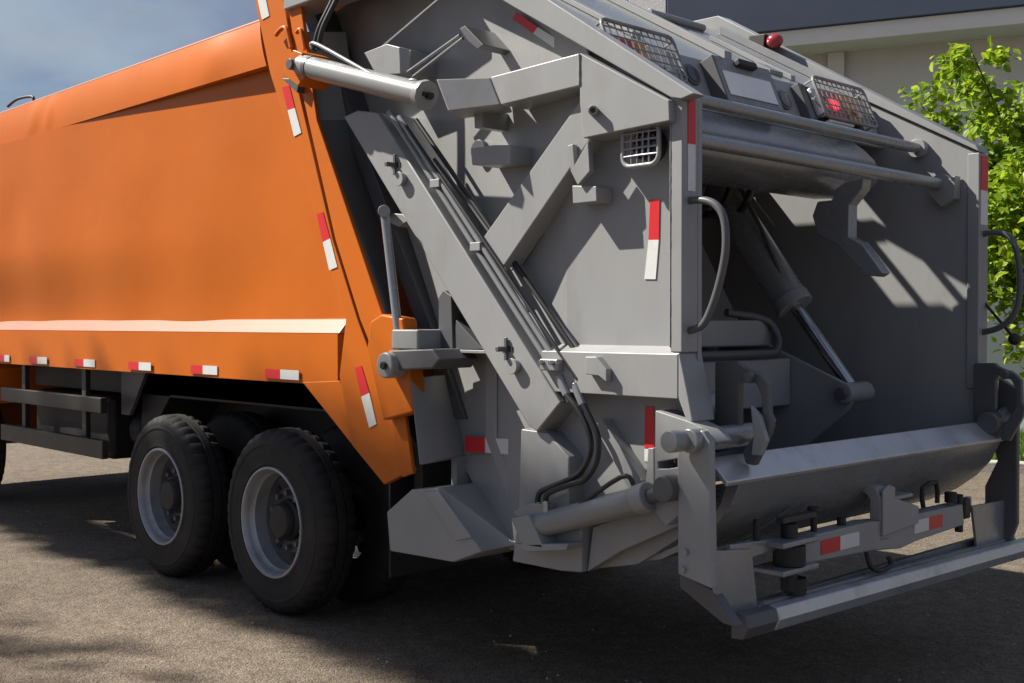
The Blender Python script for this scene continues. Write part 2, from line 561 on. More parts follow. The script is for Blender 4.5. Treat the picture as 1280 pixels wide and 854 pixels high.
for q in range(80):
    c = Vector((rs.uniform(-1.6, 1.0), rs.uniform(-0.6, 0.6), rs.uniform(1.95, 3.2)))
    cl.append((c, 0.27, 0.9))
crown = leaf_cloud('crown', cl, 58, 0.105, 'leaf_bright', tr, rs)
crown['kind'] = 'stuff'

# ------------------------------------------------------------------ THE TRUCK
T = empty('garbage_truck', (0, 0, 0))
tag(T, 'orange garbage truck with grey rear loader, tailgate and open hopper', 'truck')

# --- cargo body -----------------------------------------------------
body = ypl('cargo_body', [(-4.5, 1.32), (0.70, 1.32), (-0.25, 3.36), (-4.5, 3.36)], 0.16, 2.34, 'orange', T, 0)
def side_grid(name, x0, x1, z0, z1, yf, m, nx=60, nz=16, thick=0.05, parent=None, skew=0.0):
    """bowed steel sheet: outer face y = yf(x, z), closed at the back; its right edge leans by skew"""
    bm = bmesh.new()
    rows = []
    for j in range(nz + 1):
        z = z0 + (z1 - z0) * j / nz
        xe = x1 - skew * (z - z0)
        rows.append([bm.verts.new((x0 + (xe - x0) * i / nx, yf(x0 + (xe - x0) * i / nx, z), z)) for i in range(nx + 1)])
    for j in range(nz):
        for i in range(nx):
            bm.faces.new((rows[j][i], rows[j][i + 1], rows[j + 1][i + 1], rows[j + 1][i]))
    ext = bmesh.ops.extrude_face_region(bm, geom=bm.faces[:])
    vs = [v for v in ext['geom'] if isinstance(v, bmesh.types.BMVert)]
    for v in vs: v.co.y += thick
    return finish(name, bm, m, parent, 0, 40)
def bow(x): # the main sheet stands proud at the front and sinks in towards the rear frame
    t = (x + 4.3) / 4.6
    return -0.035 + 0.115 * t
def ease(t):
    t = min(max(t, 0.0), 1.0)
    return t * t * (3 - 2 * t)
def dent(x, z):
    return 0.006 * math.sin(2.1 * x + 0.8 * z) + 0.004 * math.sin(5.3 * x - 1.7 * z + 1.0) + 0.010 * math.exp(-((x + 3.9) / 0.25) ** 2 - ((z - 2.6) / 0.6) ** 2)
side_grid('side_sheet', -4.48, 0.60, 1.62, 3.10, lambda x, z: 0.074 * (1 - ease((z - 1.62) / 0.6)) + bow(x) * ease((z - 1.62) / 0.6) + dent(x, z) * (1 - 0.9 * ease((z - 2.5) / 0.5)), 'orange', 80, 24, 0.08, T, skew=0.44)
def top_y(x, z):
    t = (z - 3.1) / 0.3
    b = 0.012 * math.exp(-((x + 3.55) / 0.10) ** 2) + 0.010 * math.exp(-((x + 3.25) / 0.07) ** 2) + 0.012 * math.exp(-((x + 0.75) / 0.18) ** 2)
    return 0.0 - b * math.sin(math.pi * min(max(t, 0), 1)) + 0.05 * t * t
side_grid('roof_sheet', -4.48, -0.16, 3.102, 3.385, top_y, 'orange', 110, 10, 0.12, T, skew=0.50)
tube('edge_roll', [(-4.48, 0.065, 3.39), (-2.2, 0.065, 3.39), (-0.30, 0.065, 3.392)], 0.016, 'orange_glint', T, 4)  # roof edge painted pale for the sun it catches
side_grid('skirt_sheet', -4.5, 0.52, 1.315, 1.588, lambda x, z: 0.004 * math.sin(3.1 * x), 'orange', 60, 4, 0.10, T)
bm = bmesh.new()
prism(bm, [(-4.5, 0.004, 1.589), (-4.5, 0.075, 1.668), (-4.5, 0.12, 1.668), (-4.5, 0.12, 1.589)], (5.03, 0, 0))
finish('side_rib', bm, 'orange_glint', T, 0.006)  # orange ledge with its sunlit sheen painted in
ypl('wheel_apron', [(0.201, 1.321), (0.545, 1.342), (0.836, 1.012), (0.922, 0.85), (0.658, 1.015)], -0.004, 0.10, 'orange', T, 0.004)
tube('roof_handle', [(-4.735, 0.25, 3.527), (-4.516, 0.25, 3.559), (-4.202, 0.25, 3.535), (-4.168, 0.25, 3.49)], 0.012, 'black', T, 4)
box('bulkhead', (-4.62, -4.502), (0.05, 2.45), (1.25, 3.3), 'orange', T, 0.02)
ypl('side_sheet', [(-4.3, 1.32), (0.8, 1.32), (-0.3, 3.385), (-4.3, 3.385)], 2.36, 2.46, 'orange', T, 0.01)

# --- rear frame of the body (leaning post) ----------------------------
post = ypl('end_frame', [(-0.322, 3.772), (0.006, 3.696), (0.217, 2.915), (0.542, 2.078), (0.758, 1.66), (0.931, 1.381), (1.104, 1.036), (1.19, 0.934), (0.975, 0.843), (0.708, 1.017), (0.596, 1.37), (0.654, 1.661), (0.403, 2.165), (-0.063, 3.041)], -0.04, 0.0, 'orange', T, 0.006)
ypl('seal_flange', [(0.062, 3.679), (0.197, 3.648), (0.42, 2.715), (0.997, 1.66), (1.154, 1.227), (1.221, 0.923), (1.135, 0.896), (0.984, 1.383), (0.799, 1.66), (0.585, 2.075), (0.27, 2.905)], -0.055, -0.032, 'orange', T, 0.006)
ypl('pivot_block', [(0.953, 1.652), (1.044, 1.687), (1.212, 1.667), (1.266, 1.394), (1.29, 1.222), (1.055, 1.17), (0.927, 1.502)], -0.11, -0.02, 'orange', T, 0.012)
# rear frame, other side of the truck, and the top beam joining the two
ypl('end_frame', [(-0.36, 3.7), (0.05, 3.7), (1.2, 0.95), (0.9, 0.83), (0.6, 1.6)], 2.34, 2.54, 'orange', T, 0.006)
ypl('frame_header', [(-0.33, 3.45), (0.0, 3.45), (-0.1, 3.68), (-0.38, 3.68)], 0.161, 2.339, 'orange', T, 0.01)
# hinge ears with their lifting eyes
for pts in ([(0.051, -0.07, 3.224), (0.108, -0.07, 3.249), (0.155, -0.07, 3.236), (0.202, -0.07, 3.128)], [(0.256, -0.07, 3.2), (0.295, -0.07, 3.206), (0.332, -0.07, 3.097)]):
    tube('lifting_eye', pts, 0.012, 'orange', post, 4)
ypl('cylinder_ear', [(0.342, 2.946), (0.448, 3.053), (0.529, 3.023), (0.579, 2.909), (0.492, 2.858)], -0.22, -0.045, 'orange', post, 0.006)
ypl('cylinder_ear', [(0.232, 2.956), (0.324, 2.933), (0.301, 2.869), (0.153, 2.968)], -0.10, -0.046, 'grey_dark', post, 0.004)

def strip(y, segs, parent):
    """red then white reflective tape pieces, each given as a corner loop (x, z) on the plane y"""
    for col, loop in zip(('red', 'white'), segs):
        ypl('%s_reflective_tape' % col, loop, y - 0.003, y, 'tape_' + col, parent, 0)
low = bpy.data.objects['skirt_sheet']
SIDE = [(-3.622, 1.382), (-3.463, 1.386), (-3.277, 1.39), (-2.765, 1.383), (-2.612, 1.386), (-2.424, 1.39), (-1.895, 1.38), (-1.741, 1.384), (-1.569, 1.388), (-1.033, 1.376), (-0.883, 1.38), (-0.709, 1.385), (-0.17, 1.376), (-0.012, 1.381), (0.173, 1.386), (-4.322, 1.368), (-4.144, 1.372), (-4.04, 1.374)]
for k in range(0, len(SIDE), 3):
    xs = [p[0] for p in SIDE[k:k + 3]]
    for a, b, c in ((xs[0], xs[1], 'red'), (xs[1], xs[2], 'white')):
        ypl('%s_reflective_tape' % c, [(a, 1.332), (b, 1.332), (b, 1.385), (a, 1.385)], -0.010, -0.0055, 'tape_' + c, low, 0)
strip(-0.041, [[(0.068, 2.941), (0.14, 2.94), (0.194, 2.81), (0.124, 2.807)], [(0.124, 2.807), (0.194, 2.81), (0.256, 2.669), (0.186, 2.656)]], post)
ypl('white_reflective_tape', [(-0.218, 3.567), (-0.133, 3.567), (-0.06, 3.356), (-0.135, 3.348)], -0.044, -0.041, 'tape_white', post, 0)
strip(-0.041, [[(0.398, 2.221), (0.457, 2.229), (0.522, 2.087), (0.456, 2.07)], [(0.456, 2.07), (0.522, 2.087), (0.586, 1.935), (0.514, 1.92)]], post)
strip(-0.041, [[(0.738, 1.416), (0.793, 1.429), (0.86, 1.294), (0.792, 1.271)], [(0.792, 1.271), (0.86, 1.294), (0.919, 1.141), (0.859, 1.117)]], post)

# --- wheels -----------------------------------------------------------
def make_wheel(dished=True):
    w = empty('wheel', (0, 0, 0), T)
    R = 0.525
    prof = [(0.295, 0.275), (0.36, 0.262), (0.45, 0.268), (0.498, 0.25), (0.516, 0.232), (0.524, 0.20), (0.524, 0.182), (0.508, 0.180), (0.508, 0.168), (0.5255, 0.166),
            (0.5255, 0.124), (0.508, 0.122), (0.508, 0.110), (0.524, 0.108), (0.524, 0.085), (0.516, 0.055), (0.498, 0.036), (0.47, 0.024), (0.452, 0.021), (0.448, 0.017), (0.436, 0.0165), (0.43, 0.021),
            (0.38, 0.018), (0.345, 0.022), (0.325, 0.016), (0.312, 0.03), (0.295, 0.035)]
    lug = {3, 4, 5, 6, 13, 14, 15, 16}
    bm = bmesh.new()
    lathe(bm, prof, 120, lambda j, k, r: r - (0.014 if (j in lug and k % 3 == 0) else 0))
    finish('tyre', bm, 'tyre', w, 0, 30)
    prof = [(0.308, 0.05), (0.316, 0.028), (0.312, 0.018), (0.300, 0.016), (0.293, 0.026), (0.288, 0.05), (0.281, 0.075), (0.272, 0.085), (0.268, 0.15), (0.262, 0.165), (0.262, 0.19)] if dished else [(0.308, 0.05), (0.316, 0.028), (0.30, 0.016), (0.28, 0.04), (0.24, 0.05), (0.2, 0.0), (0.1, 0.0), (0.1, 0.05)]
    bm = bmesh.new()
    lathe(bm, prof, 64)
    finish('rim', bm, 'rim', w, 0, 30)
    bm = bmesh.new()
    lathe(bm, [(0.267, 0.155), (0.255, 0.172), (0.235, 0.178), (0.20, 0.17), (0.185, 0.155), (0.15, 0.15), (0.12, 0.15), (0.12, 0.20)], 48)
    finish('wheel_disc', bm, 'disc', w, 0, 30)
    hubp = [(0.122, 0.2), (0.118, 0.13), (0.105, 0.115), (0.10, 0.085), (0.088, 0.07), (0.05, 0.065), (0.001, 0.065)]
    bm = bmesh.new()
    lathe(bm, hubp, 32)
    finish('hub', bm, 'black', w, 0, 30)
    nut = hole = None
    for k in range(10):
        a = 2 * math.pi * k / 10
        p = (0.155 * math.cos(a), 0.0, 0.155 * math.sin(a))
        if nut is None:
            nut = rod('lug_nut', (0, 0.152, 0), (0, 0.118, 0), 0.017, 'grey_dark', w, 6, None, 0.002)
            nut.location = p
        else: inst(nut, p, w)
    for k in range(8):
        a = 2 * math.pi * (k + 0.4) / 8
        p = (0.214 * math.cos(a), 0.0, 0.214 * math.sin(a))
        if hole is None:
            hole = rod('hand_hole', (0, 0.190, 0), (0, 0.1655, 0), 0.027, 'black', w, 16, None, 0)
            hole.location = p
        else: inst(hole, p, w)
    vs = rod('valve', (0.24, 0.17, 0.05), (0.25, 0.06, 0.05), 0.005, 'grey_dark', w, 8)
    return w
wh = make_wheel()
wh.location = (-0.07, -0.06, 0.525)
wh.rotation_euler = (0, rad(17), 0)
def copy_tree(o, loc, rot):
    c = o.copy()
    COL.objects.link(c)
    c.location = loc
    c.rotation_euler = rot
    for ch in o.children:
        d = ch.copy()
        d.parent = c
        COL.objects.link(d)
    return c
copy_tree(wh, (-1.41, -0.05, 0.525), (0, rad(52), 0))
copy_tree(wh, (-0.02, 0.66, 0.525), (0, 0, math.pi))
copy_tree(wh, (-1.335, 0.66, 0.525), (0, 0, math.pi))
for x in (-0.02, -1.335):
    copy_tree(wh, (x, 1.84, 0.525), (0, 0, 0))
    copy_tree(wh, (x, 2.5, 0.525), (0, 0, math.pi))
copy_tree(wh, (-5.6, 0.10, 0.525), (0, rad(5), 0))
copy_tree(wh, (-5.6, 2.4, 0.525), (0, 0, math.pi))

# --- chassis ------------------------------------------------------------
for y in (0.78, 1.64):
    box('chassis_rail', (-7.0, 1.25), (y, y + 0.08), (0.86, 1.12), 'black', T, 0.006)
for x in (-6.2, -4.2, -2.9, -0.7, 0.9):
    box('cross_member', (x, x + 0.12), (0.862, 1.638), (0.88, 1.10), 'black', T, 0.006)
box('subframe', (-4.3, 0.75), (0.3, 2.2), (1.125, 1.312), 'black', T, 0.01)
for x in (-0.02, -1.335):
    rod('axle', (x, 0.3, 0.525), (x, 2.2, 0.525), 0.07, 'black', T)
    rod('differential', (x, 1.1, 0.55), (x, 1.4, 0.55), 0.2, 'black', T, 24, None, 0.03)
for y in (0.72, 1.74):
    bm = bmesh.new()
    prism(bm, [(-1.45, y, 0.72), (-0.68, y, 0.84), (0.1, y, 0.72), (0.1, y, 0.64), (-0.68, y, 0.72), (-1.45, y, 0.64)], (0, 0.07, 0))
    finish('leaf_spring', bm, 'black', T, 0.006)
ypl('wheel_housing', [(-2.32, 1.31), (0.55, 1.31), (0.86, 0.95), (0.86, 0.6), (0.80, 0.6), (0.78, 0.92), (0.5, 1.14), (-1.9, 1.14), (-2.3, 0.75), (-2.36, 0.75)], 0.30, 0.72, 'black', T, 0.006)
ypl('mud_flap', [(-2.5, 1.312), (-2.1, 1.312), (-2.37, 0.98), (-2.5, 0.98)], 0.22, 0.25, 'grey_dark', T, 0.004)
ypl('shade_skirt', [(-2.4, 1.12), (0.8, 1.12), (0.8, 0.75), (-2.4, 0.75)], 0.725, 0.735, 'black', T, 0)  # black sheet added to keep the space behind the wheels dark
box('mud_flap', (0.70, 0.715), (0.20, 0.72), (0.30, 1.0), 'black', T, 0.004)  # flap added to block sun from the ground behind the wheel
# side guard
sg = box('side_guard_rail', (-4.35, -2.42), (0.03, 0.08), (1.0, 1.112), 'guard', T, 0.008)
box('side_guard_rail', (-4.35, -2.40), (0.03, 0.08), (0.675, 0.808), 'guard', T, 0.008)
for x in (-4.02, -2.86):
    box('side_guard_post', (x, x + 0.07), (0.082, 0.12), (0.7, 1.314), 'guard', T, 0.004)
box('fuel_tank', (-4.2, -2.75), (0.25, 0.76), (0.62, 1.1), 'black', T, 0.06)
rod('air_tank', (-2.6, 0.45, 0.85), (-2.42, 0.45, 0.85), 0.13, 'black', T, 24, None, 0.02)
for y in (0.25, 2.15):
    box('mud_guard', (-6.2, -5.0), (y - 0.2, y + 0.2), (1.08, 1.12), 'black', T, 0.02)
# cab
cab = ypl('cab', [(-4.75, 0.95), (-4.75, 2.75), (-5.2, 2.95), (-6.25, 2.9), (-6.75, 1.9), (-6.85, 1.75), (-6.85, 0.45), (-6.15, 0.45), (-6.1, 0.95), (-5.9, 1.15), (-5.3, 1.15), (-5.1, 0.95)], 0.03, 2.47, 'orange', T, 0.05)
ypl('side_window', [(-4.85, 1.95), (-4.85, 2.6), (-6.1, 2.6), (-6.42, 1.9)], 0.024, 0.028, 'glass', cab, 0)
xp = bmesh.new()
prism(xp, [(-6.30, 0.15, 2.82), (-6.30, 2.35, 2.82), (-6.76, 2.35, 1.92), (-6.76, 0.15, 1.92)], (-0.02, 0, 0.01))
finish('windscreen', xp, 'glass', cab)
box('bumper', (-6.95, -6.852), (0.05, 2.45), (0.4, 0.75), 'guard', cab, 0.02)

# --- tailgate shell -------------------------------------------------------
SHELL = [(-0.06, 3.42), (0.30, 3.46), (1.17, 3.455), (2.80, 2.52), (2.80, 1.30), (2.82, 1.00), (2.72, 0.80), (2.50, 0.66), (2.24, 0.60), (1.66, 0.60), (1.34, 0.93)]
def panel_y(x): return 0.09 + 0.12 * max(0.0, 2.1 - x)      # the side sheet runs inwards towards the front
bm = bmesh.new()
OUT = [(-0.06, 3.42), (0.30, 3.46), (1.17, 3.455), (2.1, 2.9215), (2.80, 2.52), (2.80, 1.30), (2.82, 1.00), (2.72, 0.80), (2.50, 0.66), (2.24, 0.60), (2.1, 0.60), (1.66, 0.60), (1.34, 0.93)]
va = [bm.verts.new((x, panel_y(x), z)) for x, z in OUT]
vb = [bm.verts.new((x, panel_y(x) + 0.025, z)) for x, z in OUT]
for vs, rev in ((va, False), (vb, True)):
    front = [vs[i] for i in (0, 1, 2, 3, 10, 11, 12)]
    back = [vs[i] for i in (3, 4, 5, 6, 7, 8, 9, 10)]
    for f in (front, back): bm.faces.new(f[::-1] if rev else f)
for i in range(len(OUT)):
    j = (i + 1) % len(OUT)
    bm.faces.new((va[i], vb[i], vb[j], va[j]))
shell = finish('side_panel', bm, 'grey', T, 0.0, 2)
ypl('side_panel', [(x, z) for x, z in SHELL[:3]] + [(2.85, 2.54), (2.86, 1.0)] + [(x, z) for x, z in SHELL[6:]], 2.42, 2.50, 'grey', T, 0.004)
CAP = [(0.1, 3.475), (1.15, 3.475)] + [(1.888, 3.024), (2.763, 2.504), (2.813, 2.491), (2.877, 2.503), (2.103, 3.015)] + [(1.25, 3.55), (0.1, 3.56)]
ypl('edge_cap', CAP, -0.035, 0.036, 'grey', T, 0.006)          # bent caps along the sloping top edges
ypl('edge_cap', [(0.1, 3.475), (1.15, 3.475), (2.868, 2.535), (2.845, 2.575), (1.20, 3.565), (0.1, 3.58)], 2.40, 2.53, 'grey', T, 0.006)
box('shadow_box', (0.14, 1.16), (-0.08, 0.11), (3.34, 3.47), 'grey', T, 0.01)  # box added above the view to cast shadow on the upper panel
# front flange of the tailgate, a channel that closes against the orange frame
bm = bmesh.new()
prism(bm, [(-0.05, 0.16, 3.42), (0.06, 0.16, 3.42), (1.36, 0.16, 1.18), (1.25, 0.16, 1.18)], (0, 0.16, 0))
finish('seal_channel', bm, 'grey_dark', T, 0.006)  # darker grey puts the shade of this recess into the colour
# sloping web between the orange flange and the side panel
bm = bmesh.new()
wl_, wr_ = [(0.249, -0.03, 3.213), (0.391, -0.03, 2.722), (0.971, -0.03, 1.668), (1.092, -0.03, 1.417)], [(0.268, 0.24, 3.256), (0.385, 0.24, 2.756), (0.708, 0.24, 1.67), (0.802, 0.24, 1.402)]
va = [bm.verts.new(p) for p in wl_]
vb = [bm.verts.new(p) for p in wr_]
for k in range(3): bm.faces.new((va[k], vb[k], vb[k + 1], va[k + 1]))
ext = bmesh.ops.extrude_face_region(bm, geom=bm.faces[:])
for v in ext['geom']:
    if isinstance(v, bmesh.types.BMVert): v.co.x -= 0.03
finish('seal_web', bm, 'grey', T, 0.0, 20)
# top closing sheets: lid ahead of the slope leaves an opening where the sun gets in
for y0, y1, x1 in ((0.12, 1.559, 1.18), (1.56, 1.739, 0.92), (1.74, 1.799, 1.18), (1.80, 1.949, 0.56), (1.95, 2.395, 1.18)):
    box('roof_sheet', (-0.05, x1), (y0, y1), (3.45, 3.47), 'grey', T, 0)
for x in (1.09, 1.39):
    rod('roof_tube', (x, 1.5, 3.455 if x < 1.18 else 3.38), (x, 2.0, 3.455 if x < 1.18 else 3.38), 0.022, 'grey', T, 12)
def slope_z(x): return 2.88 + 0.578 * (2.22 - x)
def lid(name, y0, y1, x0, x1, lift, m='grey', parent=T, thick=0.02):
    return ypl(name, [(x0, slope_z(x0) + lift), (x1, slope_z(x1) + lift), (x1, slope_z(x1) + lift - thick), (x0, slope_z(x0) + lift - thick)], y0, y1, m, parent, 0.003)
for y0, y1, x0 in ((0.04, 1.559, 1.181), (1.56, 1.739, 1.76), (1.74, 1.799, 1.181), (1.80, 1.949, 1.30), (1.95, 2.395, 1.181)):
    lid('lid', y0, y1, x0, 2.22, 0.0, 'grey_gloss')
lid('lid_rib', 0.50, 0.56, 1.2, 2.12, 0.03, thick=0.028)
lid('lid_rib', 1.30, 1.36, 1.2, 2.05, 0.045, thick=0.043)
lid('lid_rib', 1.75, 1.79, 1.62, 2.15, 0.03, thick=0.028)
lid('lid_rail', 2.28, 2.33, 1.3, 2.2, 0.05, 'grey_gloss', thick=0.048)
lid('lid_hinge', 1.60, 1.72, 2.02, 2.12, 0.025, 'grey_worn', thick=0.024)

# rear face under the lid with lamps and number plate
FA, FB = Vector((2.222, 0, 2.879)), Vector((2.333, 0, 2.615))
fd = (FB - FA).normalized()
fnrm = Vector((-fd.z, 0, fd.x))
def fpt(y, s, d): return FA + fd * s + fnrm * d + Vector((0, y, 0))
def fbox(name, y0, y1, s0, s1, d0, d1, m, parent, bevel=0.003):
    bm = bmesh.new()
    prism(bm, [fpt(y0, s0, d0), fpt(y1, s0, d0), fpt(y1, s1, d0), fpt(y0, s1, d0)], fnrm * (d1 - d0))
    return finish(name, bm, m, parent, bevel)
face = fbox('lamp_panel', 0.04, 2.395, 0.0, 0.286, -0.02, 0.0, 'grey', T)
def tail_lamp(y0, y1, lit):
    tl = fbox('tail_lamp', y0, y1, 0.02, 0.235, 0.001, 0.03, 'black', T, 0.006)
    w = y1 - y0 - 0.04
    order = (('lens_red', 0.0, 0.5), ('lens_amber', 0.5, 0.7), ('lens_clear', 0.7, 1.0)) if not lit else (('lens_clear', 0.0, 0.16), ('lens_red', 0.16, 0.62), ('lens_amber', 0.62, 1.0))
    for mm, a, b in order:
        a, b = y0 + 0.02 + w * a, y0 + 0.02 + w * b
        fbox('lens', a + 0.004, b - 0.004, 0.045, 0.21, 0.031, 0.062, mm, tl, 0.012)
        bulb = fpt((a + b) / 2, 0.125, 0.063)
        rod('reflector', bulb, bulb + fnrm * 0.006, 0.038, 'lamp_lit' if (lit and mm == 'lens_red') else mm, tl, 20)
    # wire guard
    bm = bmesh.new()
    loop = [fpt(y0, 0.01, 0.10), fpt(y1, 0.01, 0.10), fpt(y1, 0.245, 0.10), fpt(y0, 0.245, 0.10)]
    pts = []
    for i in range(4):
        a, b, c = loop[i - 1], loop[i], loop[(i + 1) % 4]
        pts += [b + (a - b).normalized() * 0.03, b + (a - b).normalized() * 0.008 + (c - b).normalized() * 0.008, b + (c - b).normalized() * 0.03]
    sweep(bm, pts, 0.009, 8, True)
    finish('guard_frame', bm, 'grey_worn', tl, 0, 60)
    n = 11
    wire = None
    for k in range(1, n):
        y = y0 + (y1 - y0) * k / n
        tube('guard_wire', [fpt(y, 0.012, 0.10), fpt(y, 0.243, 0.10)], 0.0035, 'grey_worn', tl, 1, 6)
    for s in (0.05, 0.09, 0.13, 0.17, 0.21):
        tube('guard_wire', [fpt(y0 + 0.004, s, 0.106), fpt(y1 - 0.004, s, 0.106)], 0.0035, 'grey_worn', tl, 1, 6)
    for y in (y0, y1):
        for s in (0.03, 0.225):
            rod('stay', fpt(y, s, 0.0), fpt(y, s, 0.10), 0.006, 'grey_worn', tl, 8)
    return tl
tail_lamp(0.055, 0.53, False)
tail_lamp(1.67, 2.18, True)
fbox('lamp_bracket', 1.605, 1.662, 0.03, 0.25, 0.001, 0.05, 'grey_dark', T)
fbox('lamp_shelf', 1.71, 1.95, 0.25, 0.262, 0.001, 0.09, 'plate', T)
for y, s_ in ((0.745, 0.105), (1.49, 0.125)):
    p = fpt(y, s_, 0.0)
    rim_ = rod('round_hole', p + fnrm * 0.001, p + fnrm * 0.012, 0.055, 'grey_dark', T, 28)
    rod('lens', p + fnrm * 0.0125, p + fnrm * 0.016, 0.043, 'glass', rim_, 28)  # dark disc stands for the shade inside a round hole
pb = fbox('plate_holder', 0.85, 1.32, 0.02, 0.265, 0.001, 0.075, 'grey_dark', T)
fbox('number_plate', 0.885, 1.275, 0.10, 0.23, 0.076, 0.082, 'plate', pb, 0.004)
fbox('plate_backing', 0.86, 1.31, 0.026, 0.262, 0.0755, 0.0758, 'grey_worn', pb, 0)
fbox('plate_lamp', 1.01, 1.16, 0.03, 0.065, 0.077, 0.11, 'black', pb, 0.008)

# rounded nose beam below the lamp panel
NOSE = [(2.332, 2.612), (2.40, 2.56), (2.46, 2.50), (2.49, 2.44), (2.478, 2.385), (2.43, 2.345), (2.30, 2.315), (2.10, 2.325), (2.10, 2.45), (2.30, 2.58)]
ypl('nose_beam', NOSE, 0.118, 2.06, 'grey_gloss', T, 0.004, 45)
r1 = rod('cross_bar', (2.53, 0.12, 2.59), (2.53, 2.415, 2.59), 0.028, 'grey_gloss', T, 20)
r2 = rod('cross_bar', (2.665, 0.12, 2.385), (2.665, 2.415, 2.385), 0.031, 'grey_gloss', T, 20)
rod('bar_flange', (2.665, 2.375, 2.385), (2.665, 2.418, 2.385), 0.055, 'grey', r2, 24)
rod('bar_flange', (2.53, 2.375, 2.59), (2.53, 2.418, 2.59), 0.05, 'grey', r1, 24)
ypl('bar_gusset', [(2.60, 2.35), (2.76, 2.42), (2.76, 2.30), (2.68, 2.26)], 2.35, 2.415, 'grey', T)

# beacon at the far upper edge
bc = ypl('beacon_bracket', [(1.50, 3.27), (1.60, 3.22), (1.615, 3.36), (1.50, 3.37)], 2.30, 2.38, 'black', T, 0.006)
bm = bmesh.new()
bmesh.ops.create_uvsphere(bm, u_segments=24, v_segments=14, radius=0.047)
bmesh.ops.transform(bm, matrix=Matrix.Translation((1.655, 2.34, 3.315)) @ Matrix.Diagonal((1.15, 0.95, 0.95, 1)), verts=bm.verts)
finish('beacon_lens', bm, 'beacon', bc, 0, 60)

# --- near side: sloping rail, brace, arm, gusset -----------------------------
RA = [(0.623, 2.709), (0.741, 2.726), (0.915, 2.691), (2.175, 1.307), (2.037, 1.176), (1.983, 1.2)]
rail = ypl('slide_rail', RA, -0.03, 0.34, 'grey', T, 0.008)
ypl('brace', [(2.265, 2.573), (2.332, 2.478), (2.31, 2.395), (1.79, 1.89), (1.657, 2.028)], 0.0, 0.11, 'grey', T, 0.006)
arm = ypl('lift_arm', [(1.76, 2.736), (2.302, 2.75), (2.302, 2.613), (1.833, 2.599)], -0.05, 0.34, 'grey', T, 0.008)
bm = bmesh.new()     # the arm flares outwards to meet the lift cylinder
fa = [(1.764, -0.051, 2.732), (1.831, -0.051, 2.602)]
fb = [(1.57, -0.2, 2.732), (1.652, -0.2, 2.579)]
lo = [bm.verts.new(p) for p in (fb[0], fa[0], fa[1], fb[1])]
hi = [bm.verts.new((p[0] - 0.10, p[1] + 0.17, p[2])) for p in (fb[0], fa[0], fa[1], fb[1])]
bm.faces.new(lo)
bm.faces.new(hi[::-1])
for i in range(4):
    bm.faces.new((lo[i], hi[i], hi[(i + 1) % 4], lo[(i + 1) % 4]))
finish('arm_flare', bm, 'grey', arm, 0.006)
ypl('gusset_plate', [(2.304, 2.75), (2.767, 2.492), (2.771, 2.413), (2.324, 2.398), (2.304, 2.547)], -0.05, 0.0895, 'grey', T, 0.005)
rod('pin', (2.414, -0.09, 2.495), (2.332, 0.0, 2.517), 0.020, 'grey', T, 20)
rod('pin_bore', (2.415, -0.091, 2.495), (2.404, -0.08, 2.498), 0.011, 'black', T, 16, None, 0)

# tailgate lift cylinder with its oil pipe
c0, c1 = Vector((0.491, -0.19, 2.969)), Vector((1.479, -0.19, 2.676))
cyl = rod('lift_cylinder', c0, c1, 0.056, 'grey_pipe', T, 32, None, 0.006)
d = (c1 - c0).normalized()
rod('cylinder_cap', c1 - d * 0.02, c1 + d * 0.018, 0.069, 'grey', cyl, 10, None, 0.006)
rod('cap_bolt', c1 + d * 0.018, c1 + d * 0.05, 0.016, 'black', cyl, 6, None, 0.002)
box('cap_key', (c1.x + 0.012, c1.x + 0.03), (c1.y - 0.03, c1.y + 0.03), (c1.z - 0.01, c1.z + 0.008), 'black', cyl, 0.001)
rod('clamp_ring', c0 + d * 0.07, c0 + d * 0.10, 0.059, 'grey_dark', cyl, 32, None, 0.002)
tube('oil_pipe', [c0 + Vector((0.12, -0.02, 0.062)), c0 + Vector((0.18, -0.025, 0.07)), c1 + Vector((-0.2, -0.025, 0.07)), c1 + Vector((-0.07, -0.02, 0.075)), c1 + Vector((-0.03, -0.01, 0.05))], 0.010, 'grey_pipe', cyl, 5)
for k, dx in enumerate((0, 0.035)):
    tube('hydraulic_hose', [c0 + Vector((0.12 + dx, -0.01, 0.05)), c0 + Vector((0.15 + dx, 0.0, 0.16)), c0 + Vector((0.23 + dx, 0.05, 0.34)), c0 + Vector((0.30 + dx, 0.12, 0.62))], 0.013, 'hose', cyl, 6)
rod('pivot_pin', (c0.x - 0.02, -0.26, c0.z), (c0.x - 0.02, -0.03, c0.z), 0.028, 'grey_dark', cyl, 20)

# upper linkage: small ejector strut on the panel and brackets
ypl('link_plate', [(0.708, 3.035), (0.897, 3.047), (1.089, 2.982), (1.076, 2.871), (0.81, 2.904)], 0.04, 0.34, 'grey', T)
for k, dz in enumerate((0, 0.03)):
    p, q = Vector((1.12, 0.0, 2.865)), Vector((1.504, 0.0, 2.974))
    tube('control_rod', [p + Vector((k * 0.04, 0, -dz)), q + Vector((k * 0.02, 0, -dz * 0.6))], 0.008, 'grey_gloss', T, 1, 8)
ypl('rod_bracket', [(1.533, 2.993), (1.571, 3.001), (1.696, 2.892), (1.658, 2.877), (1.593, 2.924)], -0.03, 0.34, 'grey_dark', T)
ypl('stop_bracket', [(1.62, 2.616), (1.679, 2.608), (1.679, 2.525), (1.625, 2.528)], -0.02, 0.34, 'grey', T)
ypl('stop_bracket', [(1.598, 2.44), (1.748, 2.438), (1.862, 2.426), (1.857, 2.342), (1.608, 2.363)], -0.02, 0.34, 'grey', T)
